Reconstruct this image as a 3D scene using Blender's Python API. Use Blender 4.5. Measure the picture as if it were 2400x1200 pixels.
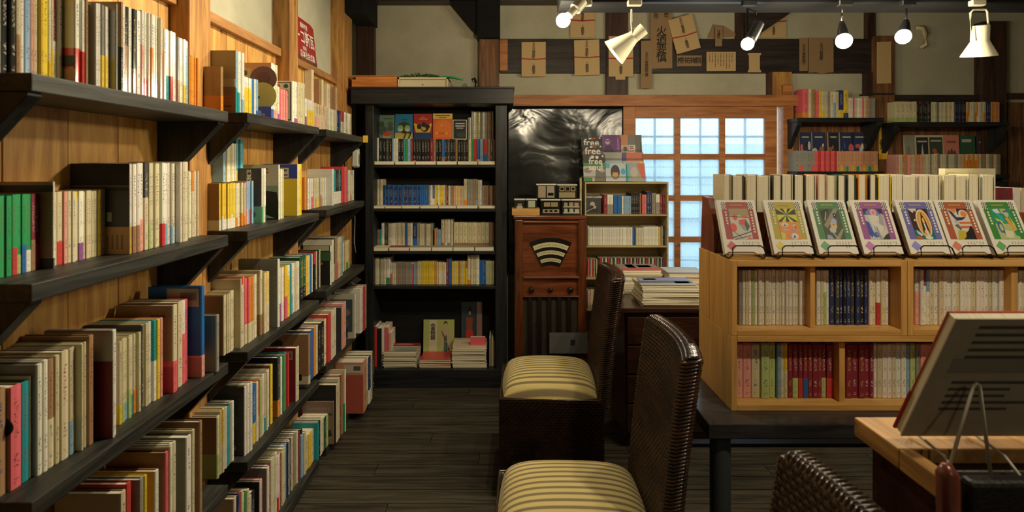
import bpy, math, random
from mathutils import Vector, Matrix
random.seed(11)
for o in list(bpy.data.objects): bpy.data.objects.remove(o, do_unlink=True)
SC = bpy.context.scene
COL = SC.collection
R = math.radians
# ------------------------------------------------------------------ camera
# eye at 1.5 m; the photograph keeps verticals vertical, so the lens is shifted, not tilted
F, PX, PY, EYE = 1300.0, 1180.0, 390.0, 1.5        # focal length and principal point in photo pixels
cam = bpy.data.objects.new('camera', bpy.data.cameras.new('camera'))
COL.objects.link(cam); SC.camera = cam
cam.location = (0, 0, EYE); cam.rotation_euler = (R(90), 0, 0)
cam.data.sensor_width = 36; cam.data.lens = 36*F/2400
cam.data.shift_x = (1200-PX)/2400; cam.data.shift_y = -(600-PY)/2400
cam.data.clip_start = 0.05
cam.data.dof.use_dof = True; cam.data.dof.focus_distance = 3.1; cam.data.dof.aperture_fstop = 4.0
# ------------------------------------------------------------------ world (overcast daylight outside the lattice door)
wd = bpy.data.worlds.new('world'); SC.world = wd; wd.use_nodes = True
bg = wd.node_tree.nodes['Background']; bg.inputs[0].default_value = (.72, .88, 1, 1); bg.inputs[1].default_value = 3.2
SC.view_settings.view_transform = 'Standard'; SC.view_settings.look = 'None'
SC.view_settings.gamma = 1; SC.view_settings.use_curve_mapping = False
SC.view_settings.exposure = 0.0
WARM = (1.0, .85, .58)
def lamp_light(name, loc, target, watts, size=110, blend=.6, col=WARM, rad=.03, parent=None):
    d = bpy.data.lights.new(name, 'POINT' if size >= 180 else 'SPOT'); d.energy = watts
    if size < 180: d.spot_size = R(size); d.spot_blend = blend
    d.color = col; d.shadow_soft_size = rad
    o = bpy.data.objects.new(name, d); COL.objects.link(o)
    dirv = Vector(target)-Vector(loc)
    o.location = loc; o.rotation_euler = dirv.to_track_quat('-Z', 'Y').to_euler()
    return o
# added lamps out of view, placed to light the left wall and oak boxes
OFFLAMPS = [((.12, 2.06, 2.62), (-1.05, 1.3, 1.66), 122, 124), ((.2, 2.95, 2.62), (-1.05, 2.75, 1.55), 62, 110),
            ((1.35, .62, 2.52), (1.45, 1.8, 1.1), 76, 100), ((1.0, -1.0, 2.45), (1.5, 1.4, 1.0), 17, 62)]
# ------------------------------------------------------------------ helpers
def W(px, py, Y): return Vector(((px-PX)/F*Y, Y, EYE+(PY-py)/F*Y))
def XP(px, Y): return (px-PX)/F*Y
def ZP(py, Y): return EYE+(PY-py)/F*Y
def T(o, label, cat, group=None):
    o['label'] = label; o['category'] = cat
    if group: o['group'] = group
    return o
def S(o): o['kind'] = 'structure'; return o
def empty(name, loc=(0, 0, 0), rz=0):
    o = bpy.data.objects.new(name, None); COL.objects.link(o); o.location = loc; o.rotation_euler = (0, 0, rz)
    o.empty_display_size = .05; return o
class MB:
    def __init__(s): s.v = []; s.f = []; s.m = []; s.c = []; s.col = None
    def add(s, vs, fs, m=0):
        b = len(s.v); s.v += [tuple(p) for p in vs]; s.f += [tuple(i+b for i in f) for f in fs]; s.m += [m]*len(fs)
        s.c += [s.col]*len(vs); return s
    def box(s, x0, y0, z0, x1, y1, z1, m=0):
        return s.add([(x0,y0,z0),(x1,y0,z0),(x1,y1,z0),(x0,y1,z0),(x0,y0,z1),(x1,y0,z1),(x1,y1,z1),(x0,y1,z1)],
                     [(0,3,2,1),(4,5,6,7),(0,1,5,4),(1,2,6,5),(2,3,7,6),(3,0,4,7)], m)
    def prism(s, pts, h0, h1, axis='z', m=0):
        n = len(pts)
        def P(p, h): return (p[0], p[1], h) if axis == 'z' else ((p[0], h, p[1]) if axis == 'y' else (h, p[0], p[1]))
        return s.add([P(p, h0) for p in pts]+[P(p, h1) for p in pts],
                     [tuple(range(n))[::-1], tuple(range(n, 2*n))]+[(i, (i+1) % n, n+(i+1) % n, n+i) for i in range(n)], m)
    def tube(s, path, r, n=8, m=0, closed=False):
        path = [Vector(p) for p in path]; vs = []; fs = []; k = len(path)
        up = Vector((0, 0, 1))
        for i, p in enumerate(path):
            a = path[(i-1) % k] if (closed or i) else p; b = path[(i+1) % k] if (closed or i < k-1) else p
            d = (b-a).normalized()
            u = d.cross(up)
            if u.length < 1e-3: u = d.cross(Vector((1, 0, 0)))
            u.normalize(); w = u.cross(d)
            rr = r[i] if isinstance(r, (list, tuple)) else r
            vs += [p+(u*math.cos(2*math.pi*j/n)+w*math.sin(2*math.pi*j/n))*rr for j in range(n)]
        for i in range(k if closed else k-1):
            i2 = (i+1) % k
            fs += [(i*n+j, i*n+(j+1) % n, i2*n+(j+1) % n, i2*n+j) for j in range(n)]
        if not closed: fs += [tuple(range(n))[::-1], tuple(range((k-1)*n, k*n))]
        return s.add(vs, fs, m)
    def lathe(s, prof, n=24, m=0, M=None):
        vs = []; fs = []; k = len(prof)
        for r, z in prof: vs += [Vector((r*math.cos(2*math.pi*j/n), r*math.sin(2*math.pi*j/n), z)) for j in range(n)]
        for i in range(k-1): fs += [(i*n+j, i*n+(j+1) % n, (i+1)*n+(j+1) % n, (i+1)*n+j) for j in range(n)]
        fs += [tuple(range(n))[::-1], tuple(range((k-1)*n, k*n))]
        if M: vs = [M @ v for v in vs]
        return s.add(vs, fs, m)
    def grid(s, nu, nv, fn, m=0):
        vs = [fn(i/nu, j/nv) for j in range(nv+1) for i in range(nu+1)]
        fs = [(j*(nu+1)+i, j*(nu+1)+i+1, (j+1)*(nu+1)+i+1, (j+1)*(nu+1)+i) for j in range(nv) for i in range(nu)]
        return s.add(vs, fs, m)
    def mesh(s, name, mats, smooth=False):
        me = bpy.data.meshes.new(name); me.from_pydata(s.v, [], s.f)
        for mt in (mats if isinstance(mats, (list, tuple)) else [mats]): me.materials.append(mt)
        if any(s.m): me.polygons.foreach_set('material_index', s.m)
        if s.c and s.c[0] is not None:
            a = me.color_attributes.new('Col', 'FLOAT_COLOR', 'POINT')
            flat = []
            for c in s.c: flat += list(c) if len(c) == 4 else list(c)+[0]
            a.data.foreach_set('color', flat)
        if smooth: me.polygons.foreach_set('use_smooth', [True]*len(me.polygons))
        me.update(); return me
    def build(s, name, mats, parent=None, loc=None, rot=None, smooth=False, bevel=0):
        o = bpy.data.objects.new(name, s.mesh(name, mats, smooth)); COL.objects.link(o)
        if parent: o.parent = parent
        if loc is not None: o.location = loc
        if rot is not None: o.rotation_euler = rot
        if bevel:
            b = o.modifiers.new('bevel', 'BEVEL'); b.width = bevel; b.segments = 2; b.limit_method = 'ANGLE'
        return o
def box(name, mat, x0, y0, z0, x1, y1, z1, parent=None, bevel=0):
    return MB().box(x0, y0, z0, x1, y1, z1).build(name, mat, parent, bevel=bevel)
def fromworld(o, parent): o.parent = parent; o.matrix_parent_inverse = parent.matrix_basis.inverted(); return o
# ------------------------------------------------------------------ materials
def nodes(name):
    m = bpy.data.materials.new(name); m.use_nodes = True; nt = m.node_tree; b = nt.nodes['Principled BSDF']
    return m, nt, b
def N(nt, t, **kw):
    n = nt.nodes.new(t)
    for k, v in kw.items():
        if k.startswith('i_'): n.inputs[int(k[2:]) if k[2:].isdigit() else k[2:].replace('_', ' ')].default_value = v
        else: setattr(n, k, v)
    return n
def plain(name, c, rough=.6, metal=0, spec=.4, coat=0, bump=0, bscale=80):
    m, nt, b = nodes(name)
    b.inputs['Base Color'].default_value = (*c, 1); b.inputs['Roughness'].default_value = rough; b.inputs['Metallic'].default_value = metal
    b.inputs['Specular IOR Level'].default_value = spec; b.inputs['Coat Weight'].default_value = coat
    if bump:
        tc = N(nt, 'ShaderNodeTexCoord'); ns = N(nt, 'ShaderNodeTexNoise', i_Scale=bscale, i_Detail=4); bp = N(nt, 'ShaderNodeBump', i_Strength=bump, i_Distance=.01)
        nt.links.new(tc.outputs['Object'], ns.inputs['Vector']); nt.links.new(ns.outputs['Fac'], bp.inputs['Height']); nt.links.new(bp.outputs['Normal'], b.inputs['Normal'])
    return m
def wood(name, c1, c2, axis='z', scale=6, rough=.55, stretch=14, knots=0, coat=0, bump=.25, vary=.25):
    """streaky grain along one axis, a little different on every piece"""
    m, nt, b = nodes(name); L = nt.links.new
    tc = N(nt, 'ShaderNodeTexCoord'); oi = N(nt, 'ShaderNodeObjectInfo')
    sep = N(nt, 'ShaderNodeVectorMath', operation='SCALE'); sep.inputs[3].default_value = 9
    cmb = N(nt, 'ShaderNodeCombineXYZ'); L(oi.outputs['Random'], cmb.inputs[0]); L(oi.outputs['Random'], cmb.inputs[1]); L(oi.outputs['Random'], cmb.inputs[2])
    L(cmb.outputs[0], sep.inputs[0])
    add = N(nt, 'ShaderNodeVectorMath', operation='ADD'); L(tc.outputs['Object'], add.inputs[0]); L(sep.outputs[0], add.inputs[1])
    mp = N(nt, 'ShaderNodeMapping'); s = [scale*stretch]*3; s['xyz'.index(axis)] = scale; mp.inputs['Scale'].default_value = [q/6 for q in s]
    L(add.outputs[0], mp.inputs[0])
    ns = N(nt, 'ShaderNodeTexNoise', i_Scale=3.0, i_Detail=7, i_Roughness=.6, i_Distortion=.8); L(mp.outputs[0], ns.inputs['Vector'])
    big = N(nt, 'ShaderNodeTexNoise', i_Scale=2.2, i_Detail=2); L(add.outputs[0], big.inputs['Vector'])
    cr = N(nt, 'ShaderNodeValToRGB'); cr.color_ramp.elements[0].position = .37; cr.color_ramp.elements[1].position = .63
    cr.color_ramp.elements[0].color = (*c1, 1); cr.color_ramp.elements[1].color = (*c2, 1)
    L(ns.outputs['Fac'], cr.inputs[0])
    hs = N(nt, 'ShaderNodeHueSaturation'); L(cr.outputs[0], hs.inputs['Color'])
    ma = N(nt, 'ShaderNodeMath', operation='MULTIPLY_ADD'); ma.inputs[1].default_value = vary; ma.inputs[2].default_value = 1-vary/2
    mx = N(nt, 'ShaderNodeMath', operation='ADD'); L(oi.outputs['Random'], mx.inputs[0]); L(big.outputs['Fac'], mx.inputs[1])
    mh = N(nt, 'ShaderNodeMath', operation='MULTIPLY'); L(mx.outputs[0], mh.inputs[0]); mh.inputs[1].default_value = .5
    L(mh.outputs[0], ma.inputs[0]); L(ma.outputs[0], hs.inputs['Value'])
    out = hs.outputs[0]
    if knots:
        vm = N(nt, 'ShaderNodeMapping'); q = [6.5]*3; q['xyz'.index(axis)] = 3.4; q[{'z': 0, 'x': 1, 'y': 0}[axis]] = .02; vm.inputs['Scale'].default_value = q; L(add.outputs[0], vm.inputs[0])
        vo = N(nt, 'ShaderNodeTexVoronoi', i_Scale=1.0); L(vm.outputs[0], vo.inputs['Vector'])
        kr = N(nt, 'ShaderNodeValToRGB'); kr.color_ramp.elements[0].position = .035; kr.color_ramp.elements[1].position = .10
        kr.color_ramp.elements[0].color = (.06, .03, .015, 1); kr.color_ramp.elements[1].color = (1, 1, 1, 1); L(vo.outputs['Distance'], kr.inputs[0])
        mm = N(nt, 'ShaderNodeMix', data_type='RGBA', blend_type='MULTIPLY'); mm.inputs[0].default_value = knots
        L(out, mm.inputs[6]); L(kr.outputs[0], mm.inputs[7]); out = mm.outputs[2]
    L(out, b.inputs['Base Color']); b.inputs['Roughness'].default_value = rough; b.inputs['Coat Weight'].default_value = coat
    b.inputs['Coat Roughness'].default_value = .15; b.inputs['Specular IOR Level'].default_value = .35
    if bump:
        bp = N(nt, 'ShaderNodeBump', i_Strength=bump, i_Distance=.004); L(ns.outputs['Fac'], bp.inputs['Height']); L(bp.outputs[0], b.inputs['Normal'])
    return m
def plaster_mat(name, c1, c2):
    m, nt, b = nodes(name); L = nt.links.new
    tc = N(nt, 'ShaderNodeTexCoord'); ns = N(nt, 'ShaderNodeTexNoise', i_Scale=1.7, i_Detail=6, i_Roughness=.65); L(tc.outputs['Object'], ns.inputs['Vector'])
    cr = N(nt, 'ShaderNodeValToRGB'); cr.color_ramp.elements[0].position = .35; cr.color_ramp.elements[1].position = .7
    cr.color_ramp.elements[0].color = (*c1, 1); cr.color_ramp.elements[1].color = (*c2, 1); L(ns.outputs['Fac'], cr.inputs[0]); L(cr.outputs[0], b.inputs['Base Color'])
    n2 = N(nt, 'ShaderNodeTexNoise', i_Scale=160, i_Detail=3); L(tc.outputs['Object'], n2.inputs['Vector'])
    bp = N(nt, 'ShaderNodeBump', i_Strength=.15, i_Distance=.004); L(n2.outputs['Fac'], bp.inputs['Height']); L(bp.outputs[0], b.inputs['Normal'])
    b.inputs['Roughness'].default_value = .9; b.inputs['Specular IOR Level'].default_value = .2
    return m
def print_mat(name, rough=.5, spec=.4):
    m, nt, b = nodes(name); a = N(nt, 'ShaderNodeAttribute', attribute_name='Col')
    nt.links.new(a.outputs['Color'], b.inputs['Base Color']); b.inputs['Roughness'].default_value = rough; b.inputs['Specular IOR Level'].default_value = spec
    return m
def spine_mat(name, titled):
    """cover paper; colour and gloss come from the book, titles are small printed columns down the spine"""
    m, nt, b = nodes(name); L = nt.links.new
    a = N(nt, 'ShaderNodeAttribute', attribute_name='Col'); out = a.outputs['Color']
    gl = N(nt, 'ShaderNodeMath', operation='MULTIPLY_ADD'); L(a.outputs['Alpha'], gl.inputs[0]); gl.inputs[1].default_value = -.45; gl.inputs[2].default_value = .62
    L(gl.outputs[0], b.inputs['Roughness']); L(a.outputs['Alpha'], b.inputs['Coat Weight']); b.inputs['Coat Roughness'].default_value = .12
    uv = N(nt, 'ShaderNodeUVMap', uv_map='UVMap')
    if titled:
        sx = N(nt, 'ShaderNodeSeparateXYZ'); L(uv.outputs[0], sx.inputs[0])
        tx = N(nt, 'ShaderNodeAttribute', attribute_name='Ink')
        off = N(nt, 'ShaderNodeVectorMath', operation='MULTIPLY_ADD'); off.inputs[1].default_value = (3.2, 30, 1); L(uv.outputs[0], off.inputs[0])
        sc = N(nt, 'ShaderNodeVectorMath', operation='SCALE'); sc.inputs[3].default_value = 40; L(tx.outputs['Vector'], sc.inputs[0]); L(sc.outputs[0], off.inputs[2])
        ns = N(nt, 'ShaderNodeTexNoise', i_Scale=1.6, i_Detail=2, i_Roughness=.7); L(off.outputs[0], ns.inputs['Vector'])
        def gt(src, v, op='GREATER_THAN'):
            g = N(nt, 'ShaderNodeMath', operation=op); L(src, g.inputs[0]); g.inputs[1].default_value = v; return g.outputs[0]
        def mul(p, q):
            g = N(nt, 'ShaderNodeMath', operation='MULTIPLY'); L(p, g.inputs[0]); L(q, g.inputs[1]); return g.outputs[0]
        ab = N(nt, 'ShaderNodeMath', operation='ABSOLUTE'); L(sx.outputs[0], ab.inputs[0])
        ink = gt(ns.outputs['Fac'], .54); ink = mul(ink, gt(ab.outputs[0], .21, 'LESS_THAN'))
        wv = N(nt, 'ShaderNodeMath', operation='PINGPONG'); L(sx.outputs[1], wv.inputs[0]); wv.inputs[1].default_value = .017   # gaps between letters
        ink = mul(ink, gt(wv.outputs[0], .004))
        v1 = mul(gt(sx.outputs[1], .5), gt(sx.outputs[1], .88, 'LESS_THAN')); v2 = mul(gt(sx.outputs[1], .2), gt(sx.outputs[1], .34, 'LESS_THAN')); v3 = mul(gt(sx.outputs[1], .05), gt(sx.outputs[1], .1, 'LESS_THAN'))
        ad = N(nt, 'ShaderNodeMath', operation='ADD'); L(v1, ad.inputs[0]); L(v2, ad.inputs[1]); ad2 = N(nt, 'ShaderNodeMath', operation='ADD'); L(ad.outputs[0], ad2.inputs[0]); L(v3, ad2.inputs[1])
        ink = mul(ink, ad2.outputs[0])
        mx = N(nt, 'ShaderNodeMix', data_type='RGBA'); L(ink, mx.inputs[0]); L(out, mx.inputs[6]); L(tx.outputs['Color'], mx.inputs[7]); out = mx.outputs[2]
    else:
        n3 = N(nt, 'ShaderNodeTexNoise', i_Scale=9, i_Detail=3); L(uv.outputs[0], n3.inputs['Vector'])
        hs = N(nt, 'ShaderNodeHueSaturation'); L(out, hs.inputs['Color'])
        k = N(nt, 'ShaderNodeMath', operation='MULTIPLY_ADD'); L(n3.outputs['Fac'], k.inputs[0]); k.inputs[1].default_value = .3; k.inputs[2].default_value = .83; L(k.outputs[0], hs.inputs['Value']); out = hs.outputs[0]
    L(out, b.inputs['Base Color']); b.inputs['Specular IOR Level'].default_value = .35
    return m
def pages_mat():
    m, nt, b = nodes('book_pages'); L = nt.links.new
    tc = N(nt, 'ShaderNodeTexCoord'); oi = N(nt, 'ShaderNodeObjectInfo')
    mp = N(nt, 'ShaderNodeMapping'); mp.inputs['Scale'].default_value = (900, 2, 2); L(tc.outputs['Object'], mp.inputs[0])
    ns = N(nt, 'ShaderNodeTexNoise', i_Scale=1, i_Detail=1); L(mp.outputs[0], ns.inputs['Vector'])
    cr = N(nt, 'ShaderNodeValToRGB'); cr.color_ramp.elements[0].color = (.60, .54, .40, 1); cr.color_ramp.elements[1].color = (.80, .74, .58, 1); cr.color_ramp.elements[0].position = .3; cr.color_ramp.elements[1].position = .6
    L(ns.outputs['Fac'], cr.inputs[0]); L(cr.outputs[0], b.inputs['Base Color']); b.inputs['Roughness'].default_value = .9; b.inputs['Specular IOR Level'].default_value = .1
    return m
def emit(name, c, s):
    m, nt, b = nodes(name); b.inputs['Emission Color'].default_value = (*c, 1); b.inputs['Emission Strength'].default_value = s; b.inputs['Base Color'].default_value = (*c, 1)
    return m
M = dict(
  plank=wood('cedar_planks', (.42, .20, .055), (.70, .40, .11), 'z', 5, .5, 10, knots=.9, vary=.3),
  post=wood('cedar_post', (.28, .125, .040), (.56, .29, .085), 'z', 5, .5, 12, knots=.5),
  beamx=wood('cedar_beam', (.30, .11, .035), (.50, .21, .07), 'x', 5, .5, 12, knots=.5),
  beamy=wood('cedar_rail', (.26, .12, .045), (.48, .24, .085), 'y', 5, .5, 12, knots=.4),
  oldx=wood('smoked_beam', (.020, .016, .016), (.05, .036, .030), 'x', 5, .45, 12),
  oldz=wood('smoked_post', (.028, .015, .011), (.075, .036, .024), 'z', 5, .5, 12),
  black=wood('ceiling_black', (.003, .003, .0035), (.007, .007, .007), 'x', 4, .85, 10),
  shelf=wood('black_stained_board', (.013, .013, .012), (.042, .041, .035), 'y', 6, .5, 14),
  shelfx=wood('black_stained_case', (.008, .009, .010), (.022, .023, .024), 'x', 6, .42, 14),
  shelfz=wood('black_stained_upright', (.008, .009, .010), (.022, .023, .024), 'z', 6, .42, 14),
  floor=wood('floor_boards', (.024, .021, .015), (.066, .056, .040), 'x', 5, .42, 14, vary=.5),
  oak=wood('oak_box', (.50, .27, .075), (.66, .38, .12), 'x', 6, .42, 16, vary=.12, bump=.1),
  oakz=wood('oak_box_side', (.50, .27, .075), (.66, .38, .12), 'z', 6, .42, 16, vary=.12, bump=.1),
  counter=wood('worn_counter', (.26, .135, .045), (.52, .29, .10), 'y', 4, .5, 10, knots=.5),
  radio=wood('radio_walnut', (.09, .023, .008), (.20, .055, .019), 'x', 5, .25, 10, coat=.7, bump=.05),
  radioz=wood('radio_walnut_stile', (.07, .018, .007), (.15, .042, .015), 'z', 5, .25, 10, coat=.7, bump=.05),
  maho=wood('mahogany', (.022, .009, .006), (.055, .02, .012), 'x', 5, .3, 10, coat=.4, bump=.05),
  table=wood('dark_table', (.018, .018, .02), (.045, .043, .045), 'x', 5, .35, 10, coat=.2),
  rackw=wood('pale_rack', (.36, .28, .13), (.50, .40, .20), 'x', 6, .5, 12, vary=.1),
  orangebox=wood('cedar_box', (.42, .13, .03), (.66, .25, .06), 'x', 6, .5, 14),
  dimpost=wood('shaded_cedar_post', (.10, .046, .022), (.27, .125, .05), 'z', 5, .5, 12, knots=.5),  # cedar_post darkened, the dimmer light at the back put into its colour
  plaster=plaster_mat('wall_plaster', (.40, .38, .28), (.56, .54, .41)),
  cream=plain('cream_paint', (.62, .55, .36), .55, bump=.1), black_gap=plain('dark_backing', (.008, .008, .008), .8),
  kraft=plain('old_paper', (.56, .39, .19), .85, bump=.15, bscale=40), kraft2=plain('dark_old_paper', (.31, .20, .10), .85, bump=.2, bscale=40),
  redcord=plain('red_cord', (.38, .03, .03), .6), ink=plain('ink', (.018, .015, .013), .7), whiteink=plain('white_ink', (.75, .72, .65), .6),
  softink=plain('soft_ink', (.09, .085, .08), .6), goldink=plain('gold_ink', (.6, .42, .08), .5), greyink=plain('grey_ink', (.28, .28, .27), .6), redink=plain('red_ink', (.55, .05, .03), .5),
  wire=plain('black_wire', (.012, .012, .014), .3, .4), wwire=plain('white_wire', (.45, .44, .40), .4), steel=plain('brushed_metal', (.5, .5, .5), .25, 1),
  lampwhite=plain('lamp_enamel', (.78, .74, .55), .35, coat=.3), lampdark=plain('lamp_black', (.02, .022, .025), .3, .3),
  bulb=emit('bulb_glow', (1, .93, .78), 14), pages=pages_mat(), art=print_mat('cover_print'), spine=spine_mat('book_spine', True), cover=spine_mat('book_cover', False), band=spine_mat('paper_band', True),
  rattan=wood('rattan', (.012, .005, .003), (.050, .020, .009), 'y', 8, .3, 6, coat=.8, bump=.1), darkrattan=wood('dark_rattan', (.010, .005, .004), (.030, .013, .007), 'y', 8, .35, 6, coat=.1, bump=.1), darkleg=plain('dark_leg', (.012, .008, .006), .4),  # dark_rattan is rattan with the unlit skirt's shade put into its colour
  knob=plain('bakelite', (.012, .009, .008), .2, coat=.5), grille=plain('grille_cloth', (.035, .026, .016), .9, bump=.4, bscale=300), acryl=None, redw=wood('red_lacquer_wood', (.10, .022, .012), (.22, .055, .028), 'z', 5, .3, 8, coat=.4),
  redbrown=wood('red_brown_holder', (.17, .055, .028), (.28, .10, .05), 'x', 5, .4, 10), enamel=plain('red_enamel', (.34, .018, .02), .35, coat=.3), greenleaf=plain('plastic_leaf', (.02, .50, .12), .4), fern=plain('dried_fern', (.035, .10, .02), .6),
  greycard=plain('grey_card', (.10, .10, .095), .7), leather=plain('black_leather', (.012, .011, .011), .45, bump=.2, bscale=120), yellow=plain('yellow_tag', (.78, .50, .04), .6), graphite=plain('grey_metal_leg', (.07, .08, .085), .4, .3), offwhite=plain('off_white_plastic', (.5, .5, .42), .5))
# ================================================================== the room
XW, YW, ZC = -1.147, 4.12, 2.72          # left wall plane, back wall plane, ceiling
XR, YB = 4.4, -1.6
fl = S(box('floor', M['black_gap'], XW-.1, YB, -.05, XR, YW+.1, -.012))
random.seed(5)
y = .2; row = 0
while y < YW:
    cuts = [XW+.0]; x = XW+random.uniform(.5, 2.0)
    while x < XR-.5: cuts.append(x); x += random.uniform(1.5, 2.3)
    cuts.append(XR)
    for a, b in zip(cuts, cuts[1:]):
        box('plank', M['floor'], a+.0018, y+.002, -.012, b-.0018, min(y+.108, YW)-.002, random.uniform(-.001, 0), fl)
    y += .108; row += 1
S(box('ceiling', M['black'], XW-.1, YB, ZC, XR, YW+.1, ZC+.06))
wl = S(box('wall_left', M['plaster'], XW-.1, YB, -.05, XW, YW+.1, ZC))
S(box('wall_right', M['plaster'], XR, YB, -.05, XR+.1, YW+.1, ZC))
S(box('wall_front', M['plaster'], XW-.1, YB-.1, -.05, XR+.1, YB, ZC))
# back wall with a real opening for the sliding lattice door
DX0, DX1, DZ1 = XP(1478, 4.12), XP(1836, 4.12), ZP(250, 4.12)
wb = MB(); wb.box(XW-.1, YW, -.05, DX0, YW+.1, ZC); wb.box(DX1, YW, -.05, XR+.1, YW+.1, ZC); wb.box(DX0, YW, DZ1, DX1, YW+.1, ZC)
S(wb.build('wall_back', M['plaster']))
box('backing', M['black_gap'], XW, YB+.01, .0, XW+.002, 3.68, 2.04, wl)
# cedar boarding on the left wall, three bays between the posts, below a rail
POSTY = [(.85, 1.0), (1.875, 2.01), (2.754, 2.865), (3.68, 3.887)]
for i, (a, b) in enumerate(POSTY):
    S(box('trim_%d' % (i+1), M['post'], XW-.02, a, 0, -1.06, b, ZC, bevel=.004))
for a, b in ((-.2, .85), (1.0, 1.875), (2.01, 2.754), (2.865, 3.68)):
    yy = a+.06
    edges = [a]
    while yy < b-.05: edges.append(yy); yy += .188
    edges.append(b)
    for p, q in zip(edges, edges[1:]):
        box('plank', M['plank'], XW+.004, p+.0018, .0, XW+.019+random.uniform(-.001, .001), q-.0018, 2.045, wl)
    S(box('trim_%d' % (5+int(a*3)), M['beamy'], XW, a, 2.045, XW+.045, b, 2.085, bevel=.003))
# timbers of the back wall (measured rectangles, real depth)
def timber(n, mat, x0, y0, x1, y1, Y0, d=None, bevel=.003):
    d = YW-Y0 if d is None else d
    return S(box('trim_%d' % n, mat, XP(x0, Y0), Y0, ZP(y1, Y0), XP(x1, Y0), Y0+d, ZP(y0, Y0), bevel=bevel))
timber(20, M['oldz'], 834, -30, 877, 915, 4.06)
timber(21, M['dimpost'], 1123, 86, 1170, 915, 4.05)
timber(22, M['black'], 1118, -60, 1172, 87, 3.98)
timber(23, M['oldx'], 1172, 91, 2054, 171, 4.085)
timber(24, M['beamx'], 1171, 92, 1190, 166, 4.075, .012)
timber(25, M['oldz'], 1421, -20, 1472, 224, 4.075)
timber(26, M['oldz'], 1727, -20, 1746, 92, 4.075)
timber(27, M['oldz'], 2033, -20, 2053, 92, 4.075)
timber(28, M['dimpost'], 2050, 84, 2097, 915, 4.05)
timber(29, M['oldz'], 1802, 168, 1815, 224, 4.07)
timber(30, M['post'], 1812, 168, 1856, 224, 4.05)
timber(31, M['beamx'], 1836, 198, 1858, 222, 4.02)
timber(32, M['oldz'], 2304, 50, 2360, 915, 4.04)
timber(33, M['oldx'], 2097, 222, 2304, 240, 4.07)
timber(34, M['oldx'], 2030, 218, 2097, 222, 4.04)
timber(35, M['oldz'], 2358, 218, 2440, 232, 4.08)
timber(36, M['oldz'], 2030, 170, 2052, 222, 4.07)
timber(37, M['oldx'], 820, -40, 2450, 2, 4.0)
nag = timber(38, M['beamx'], 1190, 222, 1882, 248, 4.03)
timber(39, M['beamx'], 1836, 248, 1860, 915, 4.04)
# diagonal brace, solid beam shadow and hanging girder end under the ceiling, long beam that carries the track
br = MB(); Yb = 4.05
br.prism([(XP(x, Yb), ZP(yy, Yb)) for x, yy in ((1746, -5), (1905, -5), (1786, 76), (1746, 90))], Yb, YW, 'y'); S(br.build('trim_40', M['oldx']))
br = MB(); Yb = 4.0
br.prism([(XP(x, Yb), ZP(yy, Yb)) for x, yy in ((1048, -5), (1125, -5), (1125, 78), (1112, 72))], Yb, YW, 'y'); S(br.build('trim_41', M['black']))  # black wedge in place of the beam's shadow on the plaster
S(box('trim_42', M['black'], XP(822, 3.9), 3.7, ZP(48, 3.9), XP(868, 3.9), YW, ZC))
S(box('trim_43', M['black'], .25, 2.40, 2.215, XR, 2.58, ZC))
# cedar boarding behind the right-hand wall shelves
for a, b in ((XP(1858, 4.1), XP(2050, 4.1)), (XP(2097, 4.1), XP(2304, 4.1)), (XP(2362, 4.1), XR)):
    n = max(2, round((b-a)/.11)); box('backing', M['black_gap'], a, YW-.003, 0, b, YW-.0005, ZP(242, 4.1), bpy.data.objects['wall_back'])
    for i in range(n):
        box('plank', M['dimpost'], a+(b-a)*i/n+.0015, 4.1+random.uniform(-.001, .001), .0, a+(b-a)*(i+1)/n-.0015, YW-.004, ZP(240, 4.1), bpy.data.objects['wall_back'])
# ------------------------------------------------------------------ lattice door
Yd = 4.07
dr = empty('door_1', (0, 0, 0)); S(dr)
def bar(name, x0, y0, x1, y1, Y0=Yd, d=.035, mat=None): return box(name, mat or M['beamx'], XP(x0, Y0), Y0, ZP(y1, Y0), XP(x1, Y0), Y0+d, ZP(y0, Y0), dr, bevel=.002)
FLOORPX = 390+1.5*F/Yd
bar('stile', 1461, 249, 1490, FLOORPX); bar('stile', 1793, 249, 1821, FLOORPX); bar('rail', 1490, 249, 1793, 277)
cols_ = [(1490, 1581), (1595, 1687), (1700, 1793)]; rows_ = [(277, 361), (374, 458), (471, 555), (568, 652), (665, 749)]
bar('muntin', 1581, 277, 1595, 749); bar('muntin', 1687, 277, 1700, 749)
for (a, b) in ((361, 374), (458, 471), (555, 568), (652, 665)):
    for c0, c1 in cols_: bar('muntin', c0, a, c1, b)
bar('lower_panel', 1490, 749, 1793, FLOORPX, Yd+.008, .018)
gm, nt, b = nodes('ribbed_glass'); L = nt.links.new
nt.nodes.remove(b); out = nt.nodes['Material Output']
tr = N(nt, 'ShaderNodeBsdfTransparent'); tl = N(nt, 'ShaderNodeBsdfTranslucent'); gl = N(nt, 'ShaderNodeBsdfGlossy', i_Roughness=.15); tr.inputs[0].default_value = (.86, .95, 1, 1); tl.inputs[0].default_value = (.8, .92, 1, 1)
tc = N(nt, 'ShaderNodeTexCoord'); wv = N(nt, 'ShaderNodeTexWave', i_Scale=60.0); wv.bands_direction = 'X'; L(tc.outputs['Object'], wv.inputs['Vector'])
bp = N(nt, 'ShaderNodeBump', i_Strength=.8, i_Distance=.003); L(wv.outputs['Fac'], bp.inputs['Height']); L(bp.outputs[0], gl.inputs['Normal']); L(bp.outputs[0], tl.inputs['Normal'])
m1 = N(nt, 'ShaderNodeMixShader'); m2 = N(nt, 'ShaderNodeMixShader'); m2.inputs[0].default_value = .05
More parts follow.
